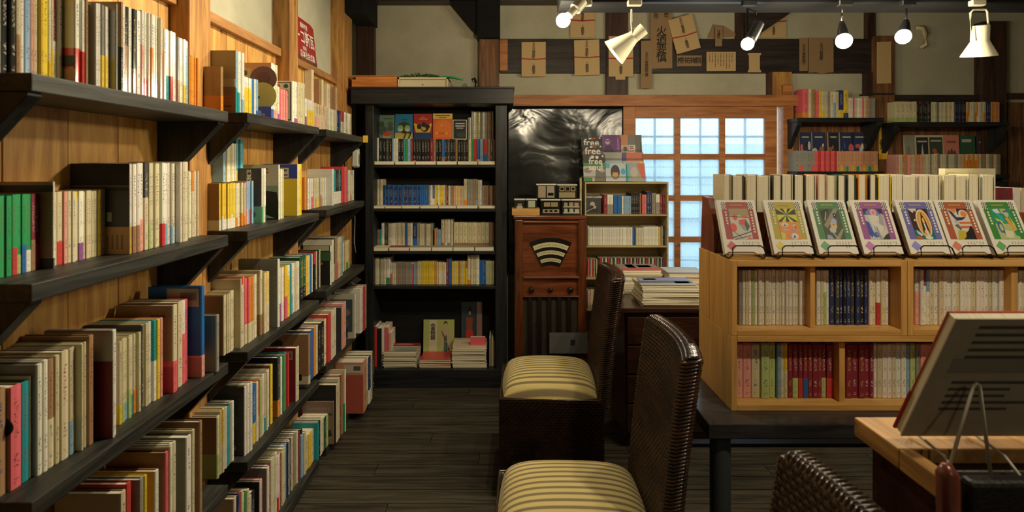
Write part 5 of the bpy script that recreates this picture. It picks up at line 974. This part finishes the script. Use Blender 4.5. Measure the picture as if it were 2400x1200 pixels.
# ================================================================== foreground counter, book on easel, dark chair
ct = empty('counter', (1.3, 1.0, 0)); T(ct, 'worn wooden counter in the right foreground', 'counter')
KZ = .9
for nm, q in (('back_rail', (.84, 1.178, KZ-.045, 2.2, 1.33, KZ)), ('side_rail', (.84, .985, KZ-.045, .872, 1.178, KZ))): fromworld(box(nm, M['counter'], *q, bevel=.004), ct)
fromworld(box('inset_top', M['leather'], .872, .985, KZ-.045, 2.2, 1.178, KZ-.03), ct)
fromworld(box('side_panel', M['maho'], .865, 1.0, 0, .89, 1.30, KZ-.045), ct); fromworld(box('back_panel', M['maho'], .89, 1.28, 0, 2.18, 1.30, KZ-.045), ct)
ln = math.atan2(.145, .289)
eb = empty('easel_book', (.852, 1.192, KZ+.024), 0); eb.rotation_euler = (ln, 0, 0); T(eb, 'large pale book seen from behind, propped on a white wire easel', 'book')
mb = MB(); mb.col = (.40, .36, .29, .1); mb.box(0, -.004, 0, .29, -.001, .325); q = mb.build('back_cover', M['cover'], eb); q.data.uv_layers.new(name='UVMap')
mb = MB(); mb.col = (.50, .05, .04, .3); mb.box(-.001, .016, 0, .29, .019, .325); q = mb.build('front_cover', M['cover'], eb); q.data.uv_layers.new(name='UVMap')
box('page_block', M['pages'], .001, -.001, .003, .288, .016, .322, eb)
box('paper_band', M['enamel'], -.003, .0155, .0, .1, .0205, .11, eb)
bl = MB(); random.seed(3)
for k in range(10):
    zz = .305-k*.019-(.05 if k > 4 else 0); x0 = .05; w_ = random.uniform(.12, .2) if k else .22
    bl.add([(x0, -.0045, zz-.004), (x0+w_, -.0045, zz-.004), (x0+w_, -.0045, zz+.004), (x0, -.0045, zz+.004)], [(0, 1, 2, 3)])
bl.build('blurb_lettering', M['softink'], eb)['kind'] = 'stuff'
mbg = MB(); mbg.col = (.26, .24, .20, 0); mbg.add([(.03, -.0043, .185), (.29, -.0043, .185), (.29, -.0043, .225), (.03, -.0043, .225)], [(0, 1, 2, 3)]); mbg.build('cover_print', M['art'], eb)
es = empty('easel', (.98, 1.12, KZ)); T(es, 'white wire easel with A-shaped legs behind the large book', 'easel')
yo = lambda z: 1.185-(z-KZ)*.5-.008
fromworld(MB().tube([(.866, 1.09, KZ-.027), (.926, 1.093, KZ+.168), (.932, 1.092, KZ+.173), (.938, 1.093, KZ+.168), (.96, 1.09, KZ-.027)], .0034, 8).build('leg_wire', M['wwire'], smooth=True), es)
for xx in (.905, 1.03): fromworld(MB().tube([(xx, 1.09, KZ-.027), (xx, 1.14, KZ+.005), (xx, 1.195, KZ+.012), (xx, 1.24, KZ+.018), (xx, 1.245, KZ+.045)], .003, 8).build('foot_wire', M['wwire'], smooth=True), es)
dc = empty('dark_chair', (1.0, .75, 0)); T(dc, 'dark chair back with red-brown post at the lower right corner', 'chair')
for xx in (.765, 1.2):
    fromworld(MB().tube([(xx, .92, 0), (xx, .93, .5), (xx-.002, .945, .8), (xx-.005, .95, .975), (xx-.005, .951, .99)], [.018, .018, .018, .017, .008], 12).build('post', M['redw'], smooth=True), dc)
fromworld(box('back_panel', M['leather'], .782, .925, .55, 1.185, .955, .972, bevel=.008), dc)
fromworld(box('seat', M['leather'], .76, .50, .44, 1.21, .95, .5, bevel=.01), dc)
for xx in (.78, 1.19): fromworld(MB().tube([(xx, .53, 0), (xx, .53, .44)], .017, 10).build('leg', M['redw']), dc)
mt = MB()
for k in range(3):
    x0 = .815+k*.085; z0 = .80; mt.prism([(x0, z0+.075), (x0+.062, z0+.075), (x0+.058, z0+.05), (x0+.042, z0+.045), (x0+.038, z0-.04), (x0+.024, z0-.04), (x0+.02, z0+.045), (x0+.004, z0+.05)], .9235, .925, 'y')
fromworld(mt.build('red_motif', plain('dark_red_motif', (.10, .015, .015), .6)), dc)
# ================================================================== paper charms and plaques on the old beam
c2 = lambda x, y_: (1150+x*.2917, y_*.2917)
def charm(name, label, box_, mat, Yq=4.07, rot=0, cord=None, txt=(), thick=.006, pts=None, cat='paper charm', grp='paper charms on the beam'):
    """a paper packet or plaque hung on the wall: unit coordinates 0..1 in width, 0..1 in height"""
    x0, y0, x1, y1 = box_; cx, cy = (x0+x1)/2, (y0+y1)/2; p = W(cx, cy, Yq); w_, h_ = (x1-x0)*Yq/F, (y1-y0)*Yq/F
    pts = pts or [(0, 0), (1, .01), (1, 1), (0, .99)]
    mb = MB(); mb.prism([((u-.5)*w_, (v-.5)*h_) for u, v in pts][::-1], 0, thick, 'y')
    o = mb.build(name, M[mat], loc=p, rot=(0, rot, 0), bevel=.001)
    if cord is not None:
        zc = (cord-.5)*h_; MB().prism([(-w_/2-.001, zc), (0, zc-.006), (w_/2+.001, zc), (w_/2+.001, zc+.009), (0, zc+.003), (-w_/2-.001, zc+.009)], -.0014, thick+.001, 'y').build('red_cord', M['redcord'], o)
    for s, u, v, size, *r in txt: vtext(s, size, r[0] if r else M['ink'], o, ((u-.5)*w_, -.0012, (v-.5)*h_), name='brush_lettering', line=r[1] if len(r) > 1 else .82)
    return T(o, label, cat, grp)
TX = [('五大力尊御影', .5, .74, .024), ('上醍醐寺', .5, .22, .024)]
def px4(a, b, c, d): return (*c2(a, b), *c2(c, d))
charm('paper_charm', 'pale paper charm packet with sagging red cord, leftmost on the beam', px4(248, 335, 443, 617), 'kraft', cord=.5, txt=TX)
charm('paper_charm', 'paper charm packet with orange-red cord, second on the beam', px4(672, 318, 875, 605), 'kraft', cord=.5, txt=TX, rot=R(-1))
charm('paper_charm', 'paper charm packet with stepped bottom edge below the cone lamp', px4(948, 290, 1145, 640), 'kraft', cord=.48, txt=[('上醍醐寺', .5, .24, .024)], Yq=4.06, pts=[(0, .07), (.28, .07), (.28, 0), (.68, 0), (.68, .07), (1, .07), (1, 1), (0, 1)])
charm('paper_charm', 'paper charm packet on the plaster behind the first bare bulb', px4(640, 40, 838, 302), 'kraft', Yq=4.1, cord=.52, txt=TX)
charm('paper_strip', 'narrow faded paper strip with a column of writing hanging below the beam', px4(1208, 325, 1297, 712), 'kraft2', txt=[('五大力菩薩御守護', .5, .5, .027)], Yq=4.06)
charm('fire_charm', 'tall dark paper charm brushed with large fire warning characters', px4(1285, 50, 1460, 552), 'kraft2', txt=[('火迺要慎', .5, .38, .078, M['ink'], .82), ('愛宕', .72, .88, .036), ('祀符', .25, .86, .036)], Yq=4.066)
charm('paper_charm', 'tilted paper charm packet with red cord beside the tall fire charm', (1575, 38, 1633, 121), 'kraft', cord=.45, txt=TX, rot=R(-15), Yq=4.058)
charm('wooden_plaque', 'wedge-shaped old wooden plaque on the plaster above the beam', px4(1745, 195, 1972, 302), 'kraft2', Yq=4.1, pts=[(0, 0), (.95, .05), (1, .3), (.55, .9), (.2, 1)], cat='plaque', grp='plaques on the beam')
charm('wooden_tag', 'small upright wooden tag with dark writing near the chrome lamp', px4(1805, 215, 1860, 372), 'kraft2', Yq=4.07, txt=[('守護札', .5, .6, .026)], cat='tag', grp='plaques on the beam')
charm('wooden_plaque', 'dark wooden plaque with carved characters below the tilted charm', px4(1497, 445, 1695, 532), 'kraft2', Yq=4.075, txt=[('榜', .15, .5, .05), ('祐', .42, .5, .05), ('禅', .66, .5, .05), ('昌', .87, .5, .05)], cat='plaque', grp='plaques on the beam')
o = charm('written_sheet', 'old square sheet covered with small columns of writing', px4(1735, 415, 1970, 572), 'kraft', Yq=4.075, cat='sheet', grp='plaques on the beam')
random.seed(2); wr = MB()
for i in range(9):
    for j in range(random.randint(7, 12)):
        x = -.085+i*.0205; z = .055-j*.0095; s = random.uniform(.002, .0038); wr.add([(x-s, -.0012, z-.003), (x+s, -.0012, z-.003), (x+s*.6, -.0012, z+.003), (x-s*.8, -.0012, z+.003)], [(0, 1, 2, 3)])
wr.build('brush_lettering', M['ink'], o)
charm('scroll_plaque', 'pale scroll-shaped wooden plaque under the chrome lamp', px4(2068, 425, 2174, 580), 'kraft', Yq=4.075, pts=[(0, 0), (1, 0), (1, .08), (.9, .14), (.9, .86), (1, .92), (1, 1), (0, 1), (0, .92), (.08, .86), (.08, .14), (0, .08)], cat='plaque', grp='plaques on the beam')
charm('paper_charm', 'pale paper charm packet with red cord on the plaster right of the brace', (1784, 40, 1843, 88), 'kraft', Yq=4.1, cord=.78, txt=[('上醍醐寺', .5, .35, .022)])
charm('paper_strip', 'narrow dark paper strip with a column of writing near the right end', (1874, 89, 1894, 167), 'kraft2', Yq=4.07, txt=[('五大力菩薩御守', .5, .5, .026)])
charm('paper_charm', 'large brown paper charm packet with torn lower edge, rightmost on the beam', (1896, 89, 1954, 174), 'kraft2', Yq=4.068, txt=[('五大力尊御影', .5, .62, .026)], pts=[(0, .04), (.3, .06), (.5, .0), (.75, .04), (1, .06), (1, 1), (0, 1)])
charm('post_sign', 'long weathered wooden sign fixed on the cedar post', (2056, 97, 2089, 196), 'kraft', Yq=4.04, cat='sign', grp='things on the cedar post')
yr = charm('yellow_banner', 'long yellow paper strip with small writing on the cedar post between shelves', (2060, 289, 2081, 374), 'yellow', Yq=4.042, thick=.003, txt=[('京都古書店案内', .68, .55, .026), ('御案内', .28, .4, .03)], cat='paper strip', grp='things on the cedar post')
# ================================================================== red enamel sign and small things on the left wall
sg = empty('enamel_sign', (-1.105, 3.1, 2.087)); T(sg, 'red enamel sign with white old-style lettering leaning on the left wall rail', 'sign')
ya, yb2, zb_, zt_ = 2.87, 3.29, 2.087, 2.315
pl = MB(); pl.prism([(ya, zb_), (yb2, zb_), (yb2, zt_), (yb2-.05, zt_+.012), (ya, zt_+.012)], -1.108, -1.105, 'x'); fromworld(pl.build('plate', M['enamel']), sg)
fromworld(box('rim', M['redw'], -1.109, ya, zb_, -1.104, yb2, zb_+.02), sg)
for body, size, yc, zc, mt_ in (('クーコ斯瓦', .088, 3.085, 2.215, WI), ('標商録登', .034, 3.12, 2.285, WI), ('店本社会式株', .045, 3.14, 2.12, WI), ('元造製', .024, 3.1, 2.158, WI)):
    t_ = text(body, size, mt_, None, (-1.1035, yc, zc), rot=(R(90), 0, R(90)), name='lettering', wide=.85); fromworld(t_, sg)
sg.rotation_euler = (0, R(-6), 0)
ph = empty('intercom_handset', (XP(826, 3.62), 3.60, 1.60)); T(ph, 'grey plastic handset hanging under the top shelf in the far bay', 'handset')
fromworld(MB().prism([(3.60, 1.50), (3.645, 1.49), (3.655, 1.55), (3.65, 1.62), (3.61, 1.60)], -.985, -.945, 'x').build('body', M['offwhite'], bevel=.006), ph)
fromworld(MB().prism([(3.615, 1.52), (3.635, 1.52), (3.64, 1.58), (3.62, 1.58)], -.944, -.941, 'x').build('earpiece', M['greycard']), ph)
cord_ = [(-.985, 3.655, 1.24-.0), (-.98, 3.66, 1.15), (-.985, 3.66, 1.0), (-.975, 3.665, .93)]
T(MB().tube(cord_, .0022, 6).build('white_cord', M['offwhite'], smooth=True), 'thin white cord hanging down beside the far bay', 'cord')
yt = box('price_tag', M['yellow'], -.912, 3.60, 1.655, -.88, 3.602, 1.70); T(yt, 'small yellow tag fixed at the end of the far top shelf', 'tag')
bh = MB().grid(16, 10, lambda u, v: (-.955+.095*(u-.5), 3.47+.085*(v-.5)*2, .775+.045*max(0, math.sin(math.pi*u)*math.sin(math.pi*v))**.6)).build('black_cap', M['leather'], smooth=True)
sol = bh.modifiers.new('s', 'SOLIDIFY'); sol.thickness = .004; T(bh, 'soft black cap lying on the tall books of the far bay', 'cap')
# ================================================================== track and spot lamps
YT = 2.365; tz = lambda p: ZP(p, YT); tx = lambda p: XP(p, YT)
rl = box('lamp_track', M['lampdark'], .35, 2.37, 2.203, XR-.3, 2.399, 2.222); T(rl, 'black lighting track under the long dark beam', 'lamp track')
def AX(a, b):
    d = (Vector(b)-Vector(a)); return Matrix.Translation(a) @ d.to_track_quat('Z', 'Y').to_matrix().to_4x4(), d.length
def cyl(n, m, a, b, prof, parent, seg=56):
    Mx, ln_ = AX(a, b); return fromworld(MB().lathe([(r_, t*ln_) for r_, t in prof], seg, M=Mx).build(n, m, smooth=False), parent)
def lamp(label, px, adapter, arm, body_a, body_b, prof, bmat, bulb_at, br_, watts, target, size, amat='lampwhite'):
    r = empty('track_lamp', (tx(px), YT, tz(12))); T(r, label, 'lamp', 'track lamps')
    x = tx(px)
    fromworld(box('adapter', M[adapter], x-.026, 2.345, 2.182, x+.034, 2.372, 2.206, bevel=.004), r)
    for pts in arm: fromworld(MB().tube([W(a, b, YT+q) for a, b, q in pts], .0042, 8).build('arm', M[amat], smooth=True), r)
    a, b = W(*body_a), W(*body_b); s = cyl('lamp_body', M[bmat], a, b, prof, r)
    p = W(*bulb_at)
    bo = fromworld(MB().lathe([(br_*math.sin(math.pi*(k+.02)/12.04), -br_*math.cos(math.pi*(k+.02)/12.04)) for k in range(13)], 20, M=Matrix.Translation(p)).build('bulb', M['bulb'], smooth=True), r)
    d = (Vector(target)-p).normalized(); l = lamp_light('lamp_light', p+d*(br_+.004), target, watts, size); fromworld(l, r)
    return r
lamp('white cylinder track lamp with bare glowing bulb, leftmost of the lamps', 1368, 'lampwhite', [[(1368, 8, 0), (1366, 12, -.005)]], (1366, 2, YT-.01), (1334, 36, YT-.03), [(.014, 0), (.024, .02), (.026, .55), (.018, .6), (.017, 1)], 'lampwhite', (1320, 48, YT-.035), .030, 34, (-1.0, 3.1, 1.15), 180)
lamp('white cone-shaped track lamp pointing down to the left', 1484, 'lampwhite', [[(1480, 22, 0), (1480, 50, 0), (1482, 80, -.01)]], (1510, 66, YT-.0), (1438, 124, YT+.03), [(.010, 0), (.027, .02), (.027, .36), (.030, .42), (.062, 1), (.058, 1), (.026, .45), (.01, .44)], 'lampwhite', (1462, 104, YT+.012), .016, 14, (.1, 2.2, .4), 80)
lamp('chrome cylinder track lamp with dark arm and bulb at the end', 1752, 'lampdark', [[(1750, 20, 0), (1772, 28, -.01), (1776, 50, -.01), (1766, 62, -.01)], [(1752, 22, 0), (1752, 75, 0), (1756, 88, -.01)]], (1778, 54, YT-.01), (1757, 97, YT-.03), [(.014, 0), (.024, .03), (.024, .9), (.020, 1)], 'steel', (1752, 103, YT-.035), .026, 22, (.95, 1.75, .9), 180, 'lampdark')
lamp('chrome track lamp on straight stem with very bright bulb', 1975, 'steel', [[(1973, 22, 0), (1973, 58, 0)]], (1973, 50, YT), (1976, 86, YT-.02), [(.008, 0), (.012, .2), (.020, .6), (.024, 1)], 'steel', (1978, 96, YT-.03), .032, 27, (1.35, 1.75, .85), 180, 'steel')
lamp('black track lamp with small round reflector bulb', 2122, 'lampdark', [[(2124, 20, 0), (2124, 55, 0)]], (2124, 48, YT), (2119, 76, YT-.015), [(.010, 0), (.016, .3), (.024, 1)], 'lampdark', (2117, 86, YT-.02), .030, 16, (1.8, 1.9, .85), 180, 'lampdark')
lamp('white bell-shaped track lamp in a wire yoke, rightmost of the lamps', 2285, 'lampwhite', [[(2276, 96, 0), (2274, 30, 0), (2280, 24, 0), (2310, 22, 0), (2314, 28, 0), (2318, 84, 0)]], (2300, 58, YT+.005), (2294, 132, YT+.03), [(.012, 0), (.030, .02), (.032, .5), (.040, .62), (.063, .95), (.065, 1), (.060, 1), (.030, .55), (.01, .54)], 'lampwhite', (2296, 112, YT+.015), .016, 14, (2.0, 2.0, .5), 90)
pipe = MB().tube([W(2146, 65, 4.06), W(2162, 66, 4.05), W(2170, 80, 4.05), W(2168, 104, 4.05), W(2156, 112, 4.06)], .016, 10).build('wall_pipe', M['cream'], smooth=True); T(pipe, 'cream curved pipe bracket on the plaster behind the small black lamp', 'pipe')
rl2 = box('lamp_track', M['lampdark'], .1, .4, 2.56, 1.9, .43, 2.58); T(rl2, 'black lighting track above the photographer', 'lamp track')  # unseen track, added to go with the extra lamps
for i, (p, tgt, wt, sz) in enumerate(OFFLAMPS):
    r = empty('track_lamp', p); T(r, 'white cylinder track lamp out of view above the aisle, %s' % ordinal(i+1), 'lamp', 'track lamps')
    d = (Vector(tgt)-Vector(p)).normalized(); a = Vector(p)-d*.1
    cyl('lamp_body', M['lampwhite'], a, p, [(.014, 0), (.03, .02), (.032, .98), (.032, 1)], r); fromworld(MB().tube([a, (a.x, a.y, ZC-.002)], .005, 6).build('arm', M['lampdark']), r)
    l = lamp_light('lamp_light', Vector(p)+d*.006, tgt, wt, sz); fromworld(l, r)
flush_books()
# a few readable titles
def find(part, n):
    for bk in BOOKS:
        if bk['where'] == part and bk['n'] == n and 'obj' in bk: return bk
def spine_title(part, n, s, size, frac, mat):
    bk = find(part, n)
    if bk: vtext(s, size, mat, bk['obj'], (bk['t']/2, -.0018, bk['h']*frac), name='spine_lettering')
spine_title(w(2, 2), 1, 'マイルス・デイビス', .017, .62, M['goldink'])
def on_cover(part, col, shapes=None, words=(), board=True):
    """print on the cover that faces the camera; u runs from the wall side to the spine, v from bottom to top"""
    for bk in BOOKS:
        if bk['where'] == part and (bk['board'] if board else bk['cov']) == col and 'obj' in bk and not bk.get('done'):
            bk['done'] = True; d_, h_ = bk['d'], bk['h']
            hold = empty('cover_front'); hold.parent = bk['obj']; hold.location = (-.0006, d_, 0); hold.rotation_euler = (0, 0, R(-90))
            if shapes: art(hold, d_, h_, shapes, 0)
            for s, u, v, size, mat, *vv in words: (vtext if vv else text)(s, size, mat, hold, (u*d_, -.0012, v*h_), name='cover_lettering')
            return
BC_ = [('r',.55,.86,.9,.93,(.3,.28,.24))]
on_cover(w(0, 0), 'C', [('r',0,0,1,.18,(.45,.26,.18)),('r',0,.2,1,.32,(.05,.05,.06))])
on_cover(w(1, 0), 'B', [('r',0,0,1,.3,(.48,.27,.10)),('r',0,.3,1,.36,(.012,.012,.012)),('r',0,.74,1,.76,(.10,.09,.07)),('r',.5,.30,1,.70,(.03,.03,.03)),('r',.62,.36,.7,.46,(.35,.33,.28))]+[('r',.62+.08*i,.06+.02*j,.65+.08*i,.07+.02*j,(.06,.03,.02)) for i in range(4) for j in range(8)])
on_cover(w(1, 0), 'k', [('r',0,.88,1,.96,(.02,.02,.02))])
on_cover(w(2, 0), 'k', [('c',.85,.62,.2,.1,(.02,.02,.02)),('c',.7,.25,.1,.05,(.02,.02,.02)),('c',.8,.12,.1,.06,(.03,.03,.03))])
on_cover(w(2, 0), 'm', [('r',0,.72,1,1,(.38,.36,.30)),('r',0,0,1,.72,(.16,.012,.02))])
on_cover(w(2, 0), 'k', [('r',0,.0,1,.3,(.5,.05,.07)),('r',.55,.3,.7,.75,(.42,.05,.03)),('r',.2,.78,.45,.82,(.1,.15,.3)),('r',.6,.86,.85,.89,(.1,.07,.05))])
on_cover(w(2, 0), 'b', [('r',.35,.78,.95,.98,(.42,.38,.28)),('r',.6,.85,.9,.94,(.2,.18,.15)),('r',0,0,1,.22,(.48,.26,.20))], board=False)
on_cover(w(0, 1), 'C', [('r',0,.55,1,1,(.42,.36,.20)),('r',0,.56,.42,.93,(.16,.08,.04)),('c',.2,.8,.14,.08,(.03,.02,.02)),('r',0,0,1,.42,(.34,.20,.11)),('r',.35,.25,.9,.28,(.55,.2,.08)),('r',.35,.19,.95,.21,(.5,.2,.1)),('r',.4,.1,.9,.12,(.1,.06,.05))], [('子', .45, .44, .03, M['ink'])])
on_cover(w(0, 1), 'f', [('r',0,0,1,1,(.48,.24,.11)),('r',.1,.7,.42,.9,(.50,.40,.16)),('c',.78,.72,.38,.22,(.14,.07,.06)),('c',.78,.72,.2,.12,(.11,.05,.045)),('c',.75,.42,.40,.24,(.50,.42,.12)),('r',0,0,1,.24,(.08,.10,.40)),('c',.62,.4,.06,.03,(.02,.02,.02))], [('雨', .26, .82, .022, M['ink']), ('はある。', .6, .12, .024, WI)])
on_cover(w(0, 1), 'C', [('r',.1,.1,.95,.97,(.06,.07,.08)),('r',.14,.13,.91,.95,(.52,.45,.30)),('c',.25,.88,.08,.05,(.03,.05,.06)),('c',.52,.88,.08,.05,(.45,.05,.05)),('c',.78,.88,.08,.05,(.03,.08,.08)),('c',.78,.75,.08,.05,(.2,.06,.05)),('c',.78,.62,.08,.05,(.25,.15,.22))])
on_cover(w(1, 1), 'j', [('r',0,.31,1,1,(.05,.045,.04)),('r',0,0,1,.3,(.16,.42,.22)),('c',.6,.15,.22,.09,(.06,.10,.06))], [('巴里ひとりある記', .62, .64, .0225, WI, 1)])
on_cover(w(1, 1), 'C', [('r',0,.62,1,1,(.52,.47,.33)),('r',0,.0,1,.62,(.24,.30,.22)),('p',P_(0,.56,.4,.55,.95,.5,1,.3,1,0,0,0),(.015,.018,.015)),('p',P_(.1,.25,.35,.42,.55,.3,.6,.1,.9,.03,.3,.02,.05,.1),(.30,.34,.24))], [('合子', .5, .86, .036, M['redink'])])
on_cover(w(1, 1), 'y', [('r',0,.0,1,.72,(.66,.50,.03)),('r',0,.72,1,1,(.03,.06,.30)),('r',.15,.74,.75,.93,(.55,.50,.36)),('r',.35,.86,.7,.9,(.1,.1,.1)),('r',.4,.77,.72,.81,(.15,.15,.15))])
on_cover(w(1, 2), 'W', [('r',0,0,1,1,(.48,.45,.38)),('c',.25,.9,.2,.12,(.25,.12,.06)),('c',.25,.8,.2,.12,(.5,.3,.2)),('c',.6,.45,.3,.15,(.02,.02,.02)),('r',.1,.3,.9,.42,(.03,.03,.03))], board=False)
on_cover(w(2, 1), 's', [('r',.4,.0,.55,1,(.22,.22,.22))])
on_cover(w(3, 1), 'j', [('r',.1,.2,.9,.85,(.03,.04,.03)),('c',.55,.5,.3,.15,(.07,.06,.05)),('r',.1,.08,.8,.14,(.3,.28,.2))])
on_cover(w(3, 1), 'm', [('r',.5,.78,.9,.95,(.36,.28,.22)),('r',.55,.82,.85,.9,(.15,.1,.1))])
on_cover(w(2, 2), 'B', [('r',0,.62,1,.85,(.05,.12,.05)),('r',.1,.88,.95,1,(.5,.46,.3)),('c',.5,.55,.25,.06,(.30,.14,.06))])
on_cover(w(3, 2), 'n', [('r',0,0,1,1,(.50,.46,.34)),('r',.1,.15,.92,.9,(.05,.08,.11)),('c',.55,.6,.3,.1,(.22,.16,.10)),('c',.5,.35,.3,.12,(.14,.10,.07)),('r',.3,.02,.75,.22,(.03,.035,.07))])
on_cover(w(3, 2), 'k', [('r',.3,.08,.8,.2,(.02,.02,.02)),('c',.1,.8,.15,.1,(.03,.03,.03))], board=False)
on_cover(w(4, 2), 'f', [('r',.3,.8,.95,.95,(.55,.50,.38)),('r',.65,.84,.9,.93,(.1,.1,.1)),('r',0,0,1,.76,(.42,.09,.06))], board=False)
on_cover(w(4, 2), 'k', [('r',0,0,1,1,(.23,.14,.10)),('r',.05,.68,.95,.72,(.05,.04,.04)),('p',P_(.75,.15,.95,.2,.9,.35,.8,.3),(.02,.02,.03))], [('Gainsbourg', .5, .84, .028, M['greyink'])], board=False)
